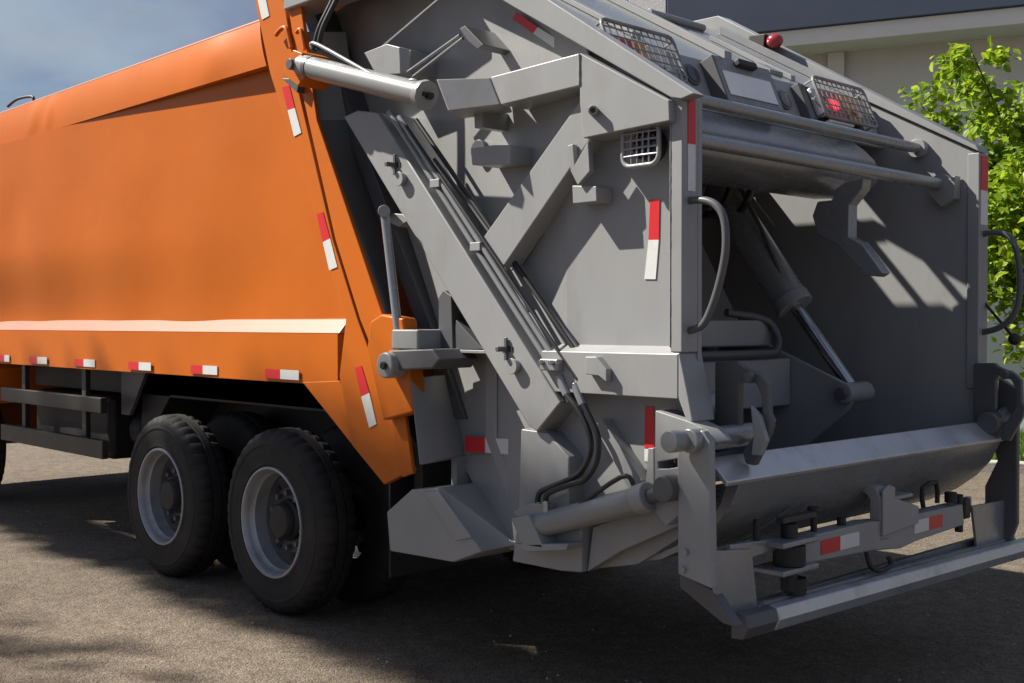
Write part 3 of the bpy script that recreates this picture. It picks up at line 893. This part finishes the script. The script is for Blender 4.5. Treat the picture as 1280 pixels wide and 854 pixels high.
ypl('hose_clip', [(1.603, 1.797), (1.679, 1.796), (1.705, 1.752), (1.769, 1.701), (1.758, 1.622), (1.657, 1.687), (1.602, 1.695)], 0.0, 0.34, 'grey', T)
ypl('ledge_fin', [(1.359, 1.765), (1.394, 1.798), (1.451, 1.771), (1.463, 1.521), (1.359, 1.519)], -0.01, 0.34, 'grey_dark', T)  # dark grey carries the shade on the fin's rear side
bm = bmesh.new()
tri = [(1.451, 0.0, 1.52), (1.474, 0.0, 1.659), (1.662, 0.0, 1.524)]
prism(bm, tri, (0, 0.34, 0))
finish('ledge_gusset', bm, 'grey_dark', T, 0.003)  # shade beside the fin painted in as dark grey
ypl('tab_bracket', [(2.215, 2.383), (2.247, 2.386), (2.257, 2.299), (2.333, 2.389), (2.342, 2.264), (2.275, 2.212), (2.234, 2.275)], -0.03, -0.002, 'grey', T)
ypl('spacer_block', [(2.224, 2.218), (2.359, 2.203), (2.363, 2.141), (2.229, 2.141)], -0.01, 0.0895, 'grey', T)
# grab lugs on the rail
for c in ((1.119, -0.05, 2.341), (1.909, -0.05, 1.455)):
    c = Vector(c)
    rod('lug_disc', c + Vector((0, -0.012, 0)), c + Vector((0, 0.02, 0)), 0.036, 'grey', rail, 16, 0.03)
    c2 = c + Vector((-0.055, 0.0, 0.075))
    rod('lug_pin', c2 + Vector((0, -0.045, 0)), c2 + Vector((0, 0.02, 0)), 0.012, 'grey_dark', rail, 12)
    box('lug_slot', (c2.x - 0.035, c2.x + 0.035), (-0.034, -0.029), (c2.z - 0.012, c2.z + 0.012), 'black', rail, 0)
    box('lug_key', (c2.x - 0.008, c2.x + 0.008), (-0.045, -0.0345), (c2.z - 0.05, c2.z + 0.05), 'grey_dark', rail, 0.002)

# hydraulic pipes along the rear edge of the rail
for k, s in enumerate((0, 1)):
    base = [(0.967, 0.0, 2.692), (2.118, 0.0, 1.432)] if k == 0 else [(1.05, 0.0, 2.657), (2.174, 0.0, 1.427)]
    a, b = Vector(base[0]), Vector(base[1])
    tube('steel_pipe', [a, a.lerp(b, 0.5), b], 0.014, 'grey_gloss', rail, 2, 10)
a, b = Vector((1.119, 0.05, 2.639)), Vector((2.261, 0.05, 1.449))
tube('steel_pipe', [a, a.lerp(b, 0.5), b], 0.012, 'hose', rail, 2, 10)
a, b = Vector((1.119, -0.01, 2.6)), Vector((2.257, -0.01, 1.41))
tube('hydraulic_hose', [a, a.lerp(b, 0.5) + Vector((0.01, 0, -0.01)), b], 0.009, 'hose', rail, 3, 10)
a, b = Vector((1.247, 0.06, 2.435)), Vector((2.31, 0.06, 1.423))
tube('steel_pipe', [a, a.lerp(b, 0.5), b], 0.010, 'grey_dark', rail, 2, 10)
for t in (0.30, 0.55):
    a, b = Vector((0.993, 0.01, 2.678)), Vector((2.136, 0.01, 1.429))
    c = a.lerp(b, t)
    box('pipe_clamp', (c.x - 0.03, c.x + 0.04), (-0.02, 0.03), (c.z - 0.02, c.z + 0.02), 'grey', rail, 0.004)
cc = Vector((2.127, -0.02, 1.467))
box('clamp_block', (cc.x - 0.05, cc.x + 0.055), (-0.055, 0.01), (cc.z - 0.025, cc.z + 0.025), 'grey_gloss', rail, 0.006)
for dx in (-0.03, 0.03):
    rod('clamp_bolt', (cc.x + dx, -0.075, cc.z + 0.01), (cc.x + dx, -0.055, cc.z + 0.01), 0.012, 'steel', rail, 6)
for p, q in (((2.156, -0.02, 1.421), (2.207, -0.02, 1.342)), ((2.239, -0.01, 1.39), (2.289, -0.01, 1.305))):
    rod('hose_fitting', p, q, 0.019, 'grey_gloss', rail, 8)
    p, q = Vector(p), Vector(q)
    rod('hose_fitting', q - (q - p) * 0.15, q + (q - p) * 0.35, 0.015, 'steel', rail, 12)

# lower hoses that bend from the rail down to the bottom cylinder
tube('hydraulic_hose', [(2.212, -0.03, 1.342), (2.276, -0.03, 1.286), (2.339, -0.03, 1.197), (2.348, -0.03, 1.112), (2.294, -0.03, 1.028), (2.203, -0.03, 0.98), (2.109, -0.03, 0.943), (2.052, -0.03, 0.913), (2.042, -0.03, 0.86), (2.061, -0.03, 0.828)], 0.0125, 'hose', T, 6)
tube('hydraulic_hose', [(2.326, -0.05, 1.309), (2.375, -0.05, 1.24), (2.41, -0.05, 1.171), (2.397, -0.05, 1.072), (2.331, -0.05, 1.001), (2.25, -0.05, 0.973), (2.148, -0.05, 0.935), (2.11, -0.05, 0.904), (2.115, -0.05, 0.844)], 0.0125, 'hose', T, 6)

for p, q in (((2.047, -0.03, 0.875), (2.061, -0.03, 0.825)), ((2.11, -0.05, 0.891), (2.115, -0.05, 0.84))):
    rod('hose_ferrule', p, q, 0.017, 'steel', T, 12)
# --- ridge ledge and lower side structure ---------------------------------
bm = bmesh.new()
prism(bm, [(1.34, 0.20, 1.56), (1.34, 0.0, 1.520), (1.34, 0.0, 1.505), (1.34, 0.20, 1.505)], (0.46, 0, 0))
finish('side_ledge', bm, 'grey', T, 0.003)
bm = bmesh.new()
prism(bm, [(2.05, 0.095, 1.553), (2.05, -0.015, 1.524), (2.05, -0.015, 1.352), (2.05, 0.095, 1.352)], (0.735, 0, 0))
finish('side_ledge', bm, 'grey', T, 0.004)
ypl('ledge_stop', [(2.335, 1.506), (2.396, 1.507), (2.452, 1.457), (2.452, 1.405), (2.409, 1.43), (2.335, 1.434)], -0.05, -0.016, 'grey', T)
ypl('box_column', [(1.907, 1.18), (2.07, 1.173), (2.198, 1.077), (2.198, 0.855), (2.271, 0.79), (2.271, 0.602), (2.147, 0.59), (1.851, 0.586), (1.892, 0.812)], 0.0, 0.34, 'grey', T, 0.008)
ypl('stiffener_rib', [(2.355, 1.247), (2.57, 1.017), (2.561, 0.977), (2.503, 0.971), (2.311, 1.218)], 0.03, 0.0895, 'grey', T)
ypl('stiffener_rib', [(2.61, 1.148), (2.639, 1.15), (2.643, 0.897), (2.594, 0.955)], 0.02, 0.0895, 'grey', T)
ypl('pivot_plate', [(2.679, 1.304), (2.835, 1.272), (2.928, 1.245), (2.969, 1.2), (2.831, 1.15), (2.824, 1.132), (2.692, 1.102), (2.696, 1.077), (2.739, 1.081), (2.813, 1.097), (2.813, 0.923), (2.732, 0.857), (2.676, 0.907)], -0.02, 0.086, 'grey', T, 0.005)
ypl('belly_plate', [(2.307, 0.794), (2.77, 0.977), (2.786, 0.871), (2.461, 0.716), (2.276, 0.603)], 0.03, 0.0895, 'grey', T)
strip(0.089, [[(2.541, 1.307), (2.586, 1.309), (2.587, 1.142), (2.537, 1.138)], [(2.537, 1.134), (2.587, 1.138), (2.587, 1.077), (2.537, 1.086)]], shell)
strip(0.089, [[(2.564, 2.139), (2.613, 2.135), (2.609, 1.976), (2.556, 1.978)], [(2.556, 1.978), (2.609, 1.976), (2.593, 1.819), (2.535, 1.821)]], shell)
strip(0.1435, [[(1.378, 1.101), (1.521, 1.104), (1.521, 1.032), (1.378, 1.024)], [(1.521, 1.104), (1.68, 1.108), (1.68, 1.037), (1.521, 1.032)]], shell)
strip(0.1035, [[(1.775, 3.048), (1.912, 2.954), (1.882, 2.931), (1.748, 3.02)], [(1.912, 2.954), (2.045, 2.87), (2.011, 2.845), (1.882, 2.931)]], shell)

# rear corner post
rp = box('corner_post', (2.745, 2.803), (-0.012, 0.088), (1.53, 2.515), 'grey', T, 0.006)
ypl('corner_post', [(2.751, 1.529), (2.79, 1.53), (2.832, 1.369), (2.855, 1.267), (2.825, 1.268), (2.779, 1.367)], -0.012, 0.13, 'grey', T, 0.006)
for zz, c in (((2.33, 2.50), 'red'), ((2.15, 2.33), 'white')):
    xpl('%s_reflective_tape' % c, [(0.02, zz[0]), (0.066, zz[0]), (0.066, zz[1]), (0.02, zz[1])], 2.8032, 2.806, 'tape_' + c, rp, 0)
fp = box('corner_post', (2.80, 2.865), (2.405, 2.515), (1.30, 2.535), 'grey', T, 0.006)
for zz, c in (((2.34, 2.52), 'red'), ((2.16, 2.34), 'white')):
    xpl('%s_reflective_tape' % c, [(2.42, zz[0]), (2.50, zz[0]), (2.50, zz[1]), (2.42, zz[1])], 2.8652, 2.868, 'tape_' + c, fp, 0)

# side marker lamp behind its wire guard
mc = Vector((2.587, 0.06, 2.351))
ml = rod('marker_lamp', (mc.x, 0.02, mc.z), (mc.x, 0.0895, mc.z), 0.062, 'glass', T, 28, 0.066)
def rrect(cx, cz, hw, hh, r, y, n=5):
    out = []
    for sx, sz, a0 in ((1, 1, 0), (-1, 1, 90), (-1, -1, 180), (1, -1, 270)):
        for k in range(n + 1):
            a = rad(a0 + 90 * k / n)
            out.append((cx + sx * (hw - r) + math.cos(a) * r, y, cz + sz * (hh - r) + math.sin(a) * r))
    return out
tube('guard_frame', rrect(mc.x, mc.z, 0.092, 0.085, 0.04, 0.0), 0.010, 'grey', ml, 1, 8, True)
for k in (-0.045, -0.015, 0.015, 0.045):
    tube('guard_wire', [(mc.x + k, -0.001, mc.z - 0.083), (mc.x + k, -0.006, mc.z), (mc.x + k, -0.001, mc.z + 0.083)], 0.004, 'grey', ml, 3, 6)
    tube('guard_wire', [(mc.x - 0.09, -0.003, mc.z + k), (mc.x, -0.009, mc.z + k), (mc.x + 0.09, -0.003, mc.z + k)], 0.004, 'grey', ml, 3, 6)

# --- lock strut and hinge block at the orange frame ---------------------------
ls = rod('lock_strut', (1.064, -0.1, 2.171), (1.169, -0.1, 1.602), 0.022, 'grey_gloss', T, 20)
rod('strut_eye', (1.097, -0.13, 2.182), (0.953, -0.02, 2.2), 0.03, 'grey', ls, 16)
ypl('strut_link', [(0.972, 2.191), (1.112, 2.173), (1.156, 2.139), (1.081, 2.113), (0.979, 2.151)], -0.03, 0.34, 'grey', T)
box('lock_block', *[(a, b) for a, b in (((1.177, -0.15, 1.583)[0], (1.376, -0.15, 1.584)[0]), (-0.15, 0.05), ((1.245, -0.15, 1.519)[2], (1.245, -0.15, 1.614)[2]))], 'grey', T, 0.01)
ypl('lock_plate', [(1.159, 1.514), (1.492, 1.527), (1.543, 1.477), (1.492, 1.436), (1.171, 1.416)], -0.16, 0.085, 'grey_dark', T, 0.01)
pc = Vector((1.186, -0.2, 1.444))
rod('lock_pin', pc, (pc.x, -0.05, pc.z), 0.062, 'grey', T, 28, None, 0.01)
rod('lock_pin_bolt', (pc.x + 0.01, pc.y - 0.02, pc.z), (pc.x + 0.01, pc.y - 0.001, pc.z), 0.02, 'black', T, 6)
bm = bmesh.new()
sl, sr = [(1.266, -0.11, 1.387), (1.337, -0.11, 0.977)], [(1.239, 0.04, 1.389), (1.369, 0.04, 1.001)]
lo = [bm.verts.new(p) for p in (sl[0], sr[0], sr[1], sl[1])]
hi = [bm.verts.new((p[0] - 0.06, p[1] + 0.22, p[2])) for p in (sl[0], sr[0], sr[1], sl[1])]
bm.faces.new(lo)
bm.faces.new(hi[::-1])
for i in range(4):
    bm.faces.new((lo[i], hi[i], hi[(i + 1) % 4], lo[(i + 1) % 4]))
finish('guide_shoe', bm, 'grey', T, 0.008)
# splash box low behind the rear wheel
bm = bmesh.new()
A = [Vector(p) for p in [(1.047, -0.08, 0.721), (1.072, -0.08, 0.532), (1.543, -0.08, 0.548), (1.739, -0.08, 0.624), (1.429, -0.08, 0.878), (1.24, -0.08, 0.851)]]
prism(bm, A, (0, 0.6, 0))
finish('splash_box', bm, 'grey', T, 0.008)
ypl('splash_panel', [(1.348, 0.848), (1.453, 0.866), (1.686, 0.682), (1.577, 0.653)], -0.092, -0.081, 'grey', T, 0.004)

# --- bottom cylinder ------------------------------------------------------------
b0, b1, b2 = Vector((2.032, -0.04, 0.767)), Vector((2.636, -0.04, 0.957)), Vector((2.809, -0.04, 1.013))
bcyl = rod('swing_cylinder', b0, b1, 0.053, 'grey_pipe', T, 32, None, 0.006)
d = (b1 - b0).normalized()
rod('gland', b1 - d * 0.03, b1 + d * 0.035, 0.06, 'grey', bcyl, 24, None, 0.006)
rod('piston_rod', b1, b2, 0.03, 'grey_dark', bcyl, 20)
rod('rod_eye', (b2.x - 0.03, -0.10, b2.z), (b2.x - 0.03, 0.02, b2.z), 0.05, 'grey_dark', bcyl, 24, None, 0.006)
tube('oil_pipe', [b0 + Vector((0.1, -0.02, 0.06)), b0 + Vector((0.2, -0.02, 0.08)), b1 + Vector((-0.1, -0.02, 0.075)), b1 + Vector((-0.04, -0.01, 0.05))], 0.010, 'hose', bcyl, 5)
ypl('cylinder_bracket', [(1.946, 0.8), (2.054, 0.831), (2.149, 0.698), (2.02, 0.693)], -0.10, 0.02, 'grey', T, 0.006)
ypl('bracket_foot', [(1.956, 0.692), (2.288, 0.738), (2.279, 0.711), (2.054, 0.672)], -0.10, 0.0, 'grey', T, 0.004)
ypl('hose_cover', [(1.913, 0.818), (2.032, 0.873), (2.128, 0.877), (2.128, 0.843), (1.983, 0.791)], -0.06, 0.02, 'grey', T, 0.006)

# --- hopper ------------------------------------------------------------------
TUB = [(2.90, 1.125), (2.985, 1.045), (2.975, 1.02), (2.93, 0.93), (2.86, 0.85), (2.75, 0.765), (2.60, 0.69), (2.35, 0.63), (1.9, 0.61), (1.4, 0.66)]
inner = [(x - 0.0 if i > 1 else x, z) for i, (x, z) in enumerate(TUB)]
tub_poly = TUB + [(1.4, 0.68), (1.9, 0.63), (2.35, 0.65), (2.58, 0.71), (2.73, 0.785), (2.83, 0.87), (2.89, 0.95), (2.92, 1.03), (2.885, 1.105)]
ypl('hopper_tub', tub_poly, 0.116, 2.418, 'grey_gloss', T, 0.003, 50)
box('tub_wall', (1.30, 1.34), (0.12, 2.415), (0.7, 1.0), 'grey', T, 0)
# lip band: shallow folded face catching the sky
bm = bmesh.new()
prism(bm, [(2.895, 0.02, 1.135), (2.995, 0.02, 1.05), (2.985, 0.02, 1.03), (2.885, 0.02, 1.115)], (0, 2.44, 0))
finish('hopper_lip', bm, 'grey_skylit', T, 0.006)
tube('weld_seam', [(2.89, 0.115, 0.762), (2.89, 0.439, 0.831), (2.89, 0.804, 0.941)], 0.004, 'grey_dark', T, 4, 6)
# packer blade with its frame
bl = ypl('packer_plate', [(1.15, 2.28), (1.22, 2.28), (1.60, 1.62), (1.60, 1.10), (1.78, 0.78), (1.70, 0.78), (1.52, 1.10), (1.52, 1.58)], 0.14, 2.10, 'grey', T, 0.006)
box('packer_beam', (1.602, 2.0), (0.20, 1.80), (1.52, 1.66), 'grey', T, 0.012)
box('packer_beam', (1.602, 2.08), (0.20, 1.866), (1.20, 1.455), 'grey', T, 0.012)
tube('packer_pipe', [(2.08, 0.3, 1.485), (2.09, 1.0, 1.485), (2.09, 1.6, 1.485), (2.08, 1.72, 1.50), (2.05, 1.78, 1.57), (2.0, 1.74, 1.66), (1.92, 1.5, 1.70)], 0.022, 'grey_dark', T, 5)
for y in (0.55, 1.87):
    ypl('packer_gusset', [(1.60, 1.62), (1.80, 1.58), (2.40, 1.33), (2.46, 1.28), (2.42, 1.20), (2.10, 0.92), (1.82, 0.82), (1.60, 1.10)], y, y + 0.035, 'grey', T, 0.006)
    p0, p1, p2 = Vector((1.50, y + 0.10, 2.46)), Vector((2.03, y + 0.10, 1.745)), Vector((2.40, y + 0.10, 1.285))
    pc_ = rod('packer_cylinder', p0, p1, 0.098, 'grey_gloss', T, 28, None, 0.008)
    rod('piston_rod', p1, p2, 0.036, 'steel', pc_, 24)
    rod('rod_eye', (2.405, y - 0.03, 1.28), (2.405, y + 0.21, 1.28), 0.055, 'grey', pc_, 24, None, 0.01)
    rod('eye_pin', (2.405, y - 0.06, 1.28), (2.405, y + 0.24, 1.28), 0.032, 'grey_dark', pc_, 20)
    dd = (p1 - p0).normalized()
    rod('gland', p1 - dd * 0.05, p1 + dd * 0.02, 0.105, 'grey', pc_, 24, None, 0.008)
    tube('oil_pipe', [p0 + Vector((0.12, -0.06, 0.10)), p0.lerp(p1, 0.5) + Vector((0.085, -0.06, 0.08)), p1 + Vector((-0.01, -0.06, 0.09))], 0.012, 'grey_dark', pc_, 4)
for y, s in ((1.55, 0.0), (1.72, 0.06), (1.86, 0.1)):
    tube('hydraulic_hose', [(1.30 + s, y, 2.36), (1.42 + s, y + 0.02, 2.52), (1.58 + s, y + 0.05, 2.54), (1.68 + s, y + 0.06, 2.42), (1.62 + s, y + 0.05, 2.28), (1.48 + s, y + 0.04, 2.25)], 0.020, 'hose', T, 6)
rod('cylinder_trunnion', (1.48, 0.13, 2.46), (1.48, 2.40, 2.46), 0.05, 'grey_dark', T, 20)
box('cylinder_shelf', (1.16, 1.46), (1.2, 2.40), (2.30, 2.34), 'grey_dark', T, 0.004)
# curved hook arm hanging from the lower bar
ypl('hook_arm', [(2.488, 2.314), (2.55, 2.348), (2.645, 2.355), (2.637, 2.301), (2.568, 2.228), (2.565, 2.071), (2.638, 2.031), (2.749, 1.887), (2.716, 1.869), (2.656, 1.878), (2.498, 2.034), (2.39, 2.088), (2.357, 2.187), (2.385, 2.258), (2.471, 2.259)], 1.62, 1.70, 'grey_gloss', T, 0.008)
ypl('hook_keeper', [(2.52, 2.054), (2.573, 2.047), (2.682, 1.912), (2.635, 1.882), (2.574, 1.948)], 1.701, 1.74, 'grey', T, 0.006)

# --- rear handles ---------------------------------------------------------------
tube('grab_handle', [(2.771, 0.035, 2.112), (2.855, 0.035, 2.112), (2.922, 0.035, 2.089), (2.962, 0.035, 2.032), (2.97, 0.035, 1.924), (2.945, 0.035, 1.805), (2.901, 0.035, 1.691), (2.856, 0.035, 1.631), (2.772, 0.035, 1.609)], 0.015, 'grey_dark', T, 6, 12)
tube('grab_handle', [(2.85, 2.46, 2.112), (2.934, 2.46, 2.115), (3.001, 2.46, 2.087), (3.038, 2.46, 2.011), (3.056, 2.46, 1.866), (3.044, 2.46, 1.735), (3.004, 2.46, 1.661), (2.937, 2.46, 1.615), (2.853, 2.46, 1.594)], 0.016, 'grey_dark', T, 6, 12)
vr = rod('control_lever', (2.856, 2.49, 1.754), (3.008, 2.49, 1.574), 0.008, 'black', T, 10)
bm = bmesh.new()
bmesh.ops.create_uvsphere(bm, u_segments=16, v_segments=10, radius=0.032)
bmesh.ops.translate(bm, verts=bm.verts, vec=(3.016, 2.49, 1.561))
finish('lever_knob', bm, 'black', vr, 0, 60)

# --- container hooks on both rear corners ------------------------------------------
def hook(name, y, dx, dz, mat_='grey_dark'):
    H = [(2.80, 1.49), (2.905, 1.495), (2.93, 1.475), (3.01, 1.445), (3.045, 1.41), (3.05, 1.30), (3.065, 1.275), (3.055, 1.23), (3.02, 1.16), (2.985, 1.095), (2.945, 1.10), (2.93, 1.15),
         (2.975, 1.20), (3.022, 1.275), (3.018, 1.36), (2.995, 1.41), (2.93, 1.435), (2.915, 1.40), (2.915, 1.24), (2.87, 1.15), (2.80, 1.13)]
    o = ypl(name, [(x + dx, z + dz) for x, z in H], y, y + 0.035, mat_, T, 0.006)
    rod('hook_bolt', (2.97 + dx, y - 0.03, 1.435 + dz), (2.97 + dx, y + 0.065, 1.435 + dz), 0.022, mat_, o, 12)
    if dx == 0: ypl('latch', [(x + dx, z + dz) for x, z in ((2.985, 1.33), (3.03, 1.29), (3.06, 1.2), (3.035, 1.14), (2.99, 1.14), (3.0, 1.22))], y - 0.028, y - 0.002, 'grey', o, 0.006)
    return o
hook('container_hook', 0.20, 0, 0)
hook('container_hook', 2.36, 0.06, -0.055)
rod('trunnion_shaft', (2.90, -0.10, 1.205), (2.90, 0.33, 1.205), 0.045, 'grey_gloss', T, 28, None, 0.006)
rod('trunnion_cap', (2.865, -0.17, 1.205), (2.865, -0.088, 1.205), 0.042, 'grey', T, 24, None, 0.006)
rod('trunnion_shaft', (2.96, 2.30, 1.13), (2.96, 2.58, 1.13), 0.06, 'grey_dark', T, 28, None, 0.01)
for z in (1.17, 1.13, 1.09):
    rod('lock_spring', (3.0, 2.34, z), (2.95, 2.56, z + 0.03), 0.02, 'grey_dark', T, 12)

# --- rear under-run frame: swing legs, plates, step bar ------------------------------
ypl('swing_leg', [(2.817, 1.134), (2.832, 1.208), (2.877, 1.241), (2.936, 1.245), (2.969, 1.206), (2.982, 0.66), (2.822, 0.691)], -0.06, -0.022, 'grey', T, 0.008)
ypl('swing_leg', [(2.93, 1.36), (3.03, 1.30), (3.03, 0.60), (2.98, 0.46), (2.86, 0.46), (2.86, 0.78), (2.925, 0.92), (2.90, 1.02)], 2.50, 2.54, 'grey_dark', T, 0.008)
xpl('leg_plate', [(-0.027, 0.796), (0.219, 0.769), (0.264, 0.512), (0.126, 0.484), (-0.017, 0.633)], 2.95, 2.965, 'grey_gloss', T, 0.004)
xpl('leg_plate', [(2.128, 0.728), (2.512, 0.716), (2.544, 0.565), (2.468, 0.457), (2.195, 0.469)], 2.95, 2.965, 'grey_gloss', T, 0.004)
ypl('leg_web', [(2.798, 0.688), (2.949, 0.648), (3.057, 0.528), (3.003, 0.53), (2.802, 0.63)], -0.02, 0.03, 'grey_dark', T, 0.004)
STEP = [(2.93, 0.50), (3.0, 0.497), (3.03, 0.515), (3.065, 0.505), (3.075, 0.46), (3.055, 0.415), (3.0, 0.41), (3.0, 0.47), (2.93, 0.475)]
def step_piece(name, y0, y1, m, parent):
    bm = bmesh.new()
    lift = lambda y: 0.045 - 0.018 * y
    prism(bm, [(x - 0.02, y0, z + lift(y0)) for x, z in STEP], (0, y1 - y0, lift(y1) - lift(y0)))
    return finish(name, bm, m, parent, 0.006)
step = step_piece('step_bar', 0.27, 2.66, 'grey_skylit', T)
step_piece('step_cap', 0.06, 0.269, 'grey_dark', T)
rod('step_tread', (2.965, 0.29, 0.543), (2.965, 2.62, 0.501), 0.012, 'grey_worn', step, 8)
box('step_channel', (2.875, 2.908), (0.30, 2.52), (0.48, 0.535), 'grey_worn', step, 0.006)

# lock beam with its fittings
lb = xpl('lock_beam', [(0.53, 0.665), (0.53, 0.775), (0.80, 0.775), (1.08, 0.775), (1.34, 0.755), (1.52, 0.76), (1.98, 0.755), (2.0, 0.65), (1.52, 0.635), (1.36, 0.62), (1.10, 0.645)], 2.90, 2.985, 'grey', T, 0.008)
for y0, y1, z0, z1, c in ((0.68, 0.83, 0.685, 0.745, 'red'), (0.83, 0.985, 0.685, 0.745, 'white'), (1.48, 1.62, 0.672, 0.732, 'white'), (1.62, 1.76, 0.672, 0.732, 'red')):
    xpl('%s_reflective_tape' % c, [(y0, z0), (y1, z0), (y1, z1), (y0, z1)], 2.9855, 2.988, 'tape_' + c, lb, 0)
xpl('beam_arm', [(0.10, 0.72), (0.545, 0.745), (0.545, 0.775), (0.10, 0.80)], 2.925, 2.948, 'grey_gloss', T, 0.006)
for z in (0.66, 0.77):
    xpl('fork_plate', [(0.34, z - 0.012), (0.60, z - 0.012), (0.60, z + 0.012), (0.34, z + 0.012)], 2.87, 3.03, 'grey_gloss', lb, 0.008)
rod('fork_pin', (2.97, 0.47, 0.57), (2.97, 0.47, 0.84), 0.034, 'black', lb, 20)
rod('fork_bush', (2.97, 0.47, 0.675), (2.97, 0.47, 0.755), 0.065, 'black', lb, 24)
box('fork_grip', (2.95, 2.99), (0.40, 0.64), (0.845, 0.87), 'guard', lb, 0.006)
rod('pin_foot', (2.98, 0.50, 0.555), (2.98, 0.50, 0.62), 0.045, 'black', lb, 16)
rod('bolt', (2.93, 0.30, 0.79), (2.93, 0.30, 0.87), 0.015, 'black', lb, 10)
rod('bolt', (2.94, 0.70, 0.776), (2.94, 0.70, 0.86), 0.014, 'black', lb, 10)
rod('bolt_head', (2.94, 0.70, 0.86), (2.94, 0.70, 0.878), 0.028, 'black', lb, 8)
rod('bolt', (2.94, 0.92, 0.776), (2.94, 0.92, 0.81), 0.02, 'black', lb, 10)
ypl('catch_hook', [(2.99, 0.68), (2.99, 0.86), (2.965, 0.915), (2.90, 0.93), (2.82, 0.905), (2.80, 0.88), (2.90, 0.885), (2.93, 0.86), (2.93, 0.68)], 1.17, 1.25, 'grey', lb, 0.01)
xpl('hook_web', [(1.17, 0.70), (1.17, 0.90), (1.22, 0.925), (1.28, 0.91), (1.28, 0.86), (1.50, 0.80), (1.50, 0.72)], 2.986, 3.0, 'grey', lb, 0.006)
box('hook_tongue', (2.86, 2.97), (1.27, 1.50), (0.84, 0.858), 'grey', lb, 0.004)
tube('chain_loop', [(2.97, 1.08, 0.64), (2.99, 1.08, 0.58), (3.0, 1.14, 0.555), (3.0, 1.24, 0.565), (2.98, 1.25, 0.60)], 0.012, 'black', lb, 4, 8)
tube('spring_loop', [(2.94, 1.66, 0.77), (2.94, 1.65, 0.86), (2.94, 1.79, 0.875), (2.94, 1.80, 0.775)], 0.012, 'black', lb, 2, 8)
box('beam_clamp', (2.915, 2.985), (2.005, 2.07), (0.675, 0.775), 'black', lb, 0.01)
rod('clamp_pin', (2.96, 1.99, 0.615), (2.96, 1.99, 0.80), 0.02, 'black', lb, 14)
rod('clamp_pin', (2.96, 1.90, 0.77), (2.96, 1.90, 0.82), 0.03, 'black', lb, 14)
xpl('beam_arm', [(2.10, 0.69), (2.16, 0.69), (2.16, 0.77), (2.10, 0.77)], 2.92, 2.948, 'grey_gloss', T, 0.006)

# --- weld beads and bolt heads -----------------------------------------------------------
def weld(parent, a, b, r=0.006):
    a, b = Vector(a), Vector(b)
    n = max(6, int((b - a).length / 0.014))
    pts = [a.lerp(b, k / n) for k in range(n + 1)]
    bm = bmesh.new()
    sweep(bm, pts, [r * (0.75 + 0.45 * random.random()) for _ in pts], 6)
    return finish('weld_bead', bm, 'grey', parent, 0, 60)
weld(arm, (2.304, -0.051, 2.743), (2.304, -0.051, 2.616))
weld(shell, (2.256, 0.088, 2.465), (1.759, 0.088, 1.883), 0.005)
weld(rp, (2.746, -0.0125, 1.55), (2.746, -0.0125, 2.49), 0.003)
bolt = None
def bolt_at(parent, p):
    global bolt
    if bolt is None:
        bolt = rod('bolt_head', (0, 0, 0), (0, -0.012, 0), 0.013, 'grey', parent, 6, None, 0.002)
        bolt.location = p
    else: inst(bolt, p, parent)
for p in ((2.852, -0.06, 0.714), (2.863, -0.06, 0.782)):
    bolt_at(T, p)

# --- trees out of frame towards the sun: they shade the lower truck; last two added against ground bounce ------
rs2 = random.Random(5)
TREES = [(-17.0, 'tall leafy street tree left of the view, ahead of the cab', (-6.2, -2.2)), (-12.6, 'tall leafy street tree left of the view, level with the cab', (-2.4, 4.4)), (-7.6, 'added unseen tree level with the hopper, shading the near ground', (4.4, 9.0)), (-3.0, 'added unseen tree behind the camera, shading the near ground', (9.0, 13.5))]
for tx, lab, (v0, v1) in TREES:
    ty = -8.0
    t_ = empty('street_tree', (tx, ty, 0))
    tag(t_, lab, 'tree', 'street trees out of frame towards the sun')
    limb('trunk', [(0, 0, -0.1), (0.1, 0.05, 6), (0, 0, 10), (0.1, -0.2, 12.5)], 0.28, 0.06, t_)
    cc_ = []
    def crown_at(u, v, r, k):
        z = rs2.uniform(14.5, 18.5)
        cc_.append((Vector((v - 0.85 * z - tx, u - 0.50 * z - ty, z)), r, k))
    for q in range(int((v1 - v0) * 30) if v0 < 4 else 0):         # upper rim of the crown
        v = rs2.uniform(v0, v1)
        crown_at(rs2.uniform(-0.08, 0.35) - 0.03 * min(v, 0), v, rs2.uniform(0.2, 0.3), 0.8)
    for q in range(34 if v0 == -2.4 else 0):  # clumps added to close a sunlit gap on the ground
        crown_at(rs2.uniform(0.28, 0.42), rs2.uniform(0.7, 1.75), rs2.uniform(0.14, 0.2), 0.7)
    for q in range(int((v1 - v0) * 34)):          # looser boughs under it
        v = rs2.uniform(v0, v1)
        crown_at(rs2.uniform(-3.2, -1.15) + 0.06 * v, v, rs2.uniform(0.4, 0.55), 0.17)
    for q in range(int((v1 - v0) * 16)):  # dense boughs added to cut light bounced off the near ground
        crown_at(rs2.uniform(-11.0, -2.9 if v0 < 4 else -0.6), rs2.uniform(v0 - 1, v1 + 1), rs2.uniform(0.5, 0.75), 0.9)
    c_ = leaf_cloud('crown', cc_, 46, 0.15, 'leaf_dark', t_, rs2)
    c_['kind'] = 'stuff'
    for q in range(5):
        e = Vector((rs2.uniform(-2, 2), rs2.uniform(-2.5, -1), rs2.uniform(11.5, 13)))
        limb('branch', [(0, 0, 8 + q * 0.8), e * 0.5 + Vector((0, 0, 5)), e], 0.06, 0.02, t_)
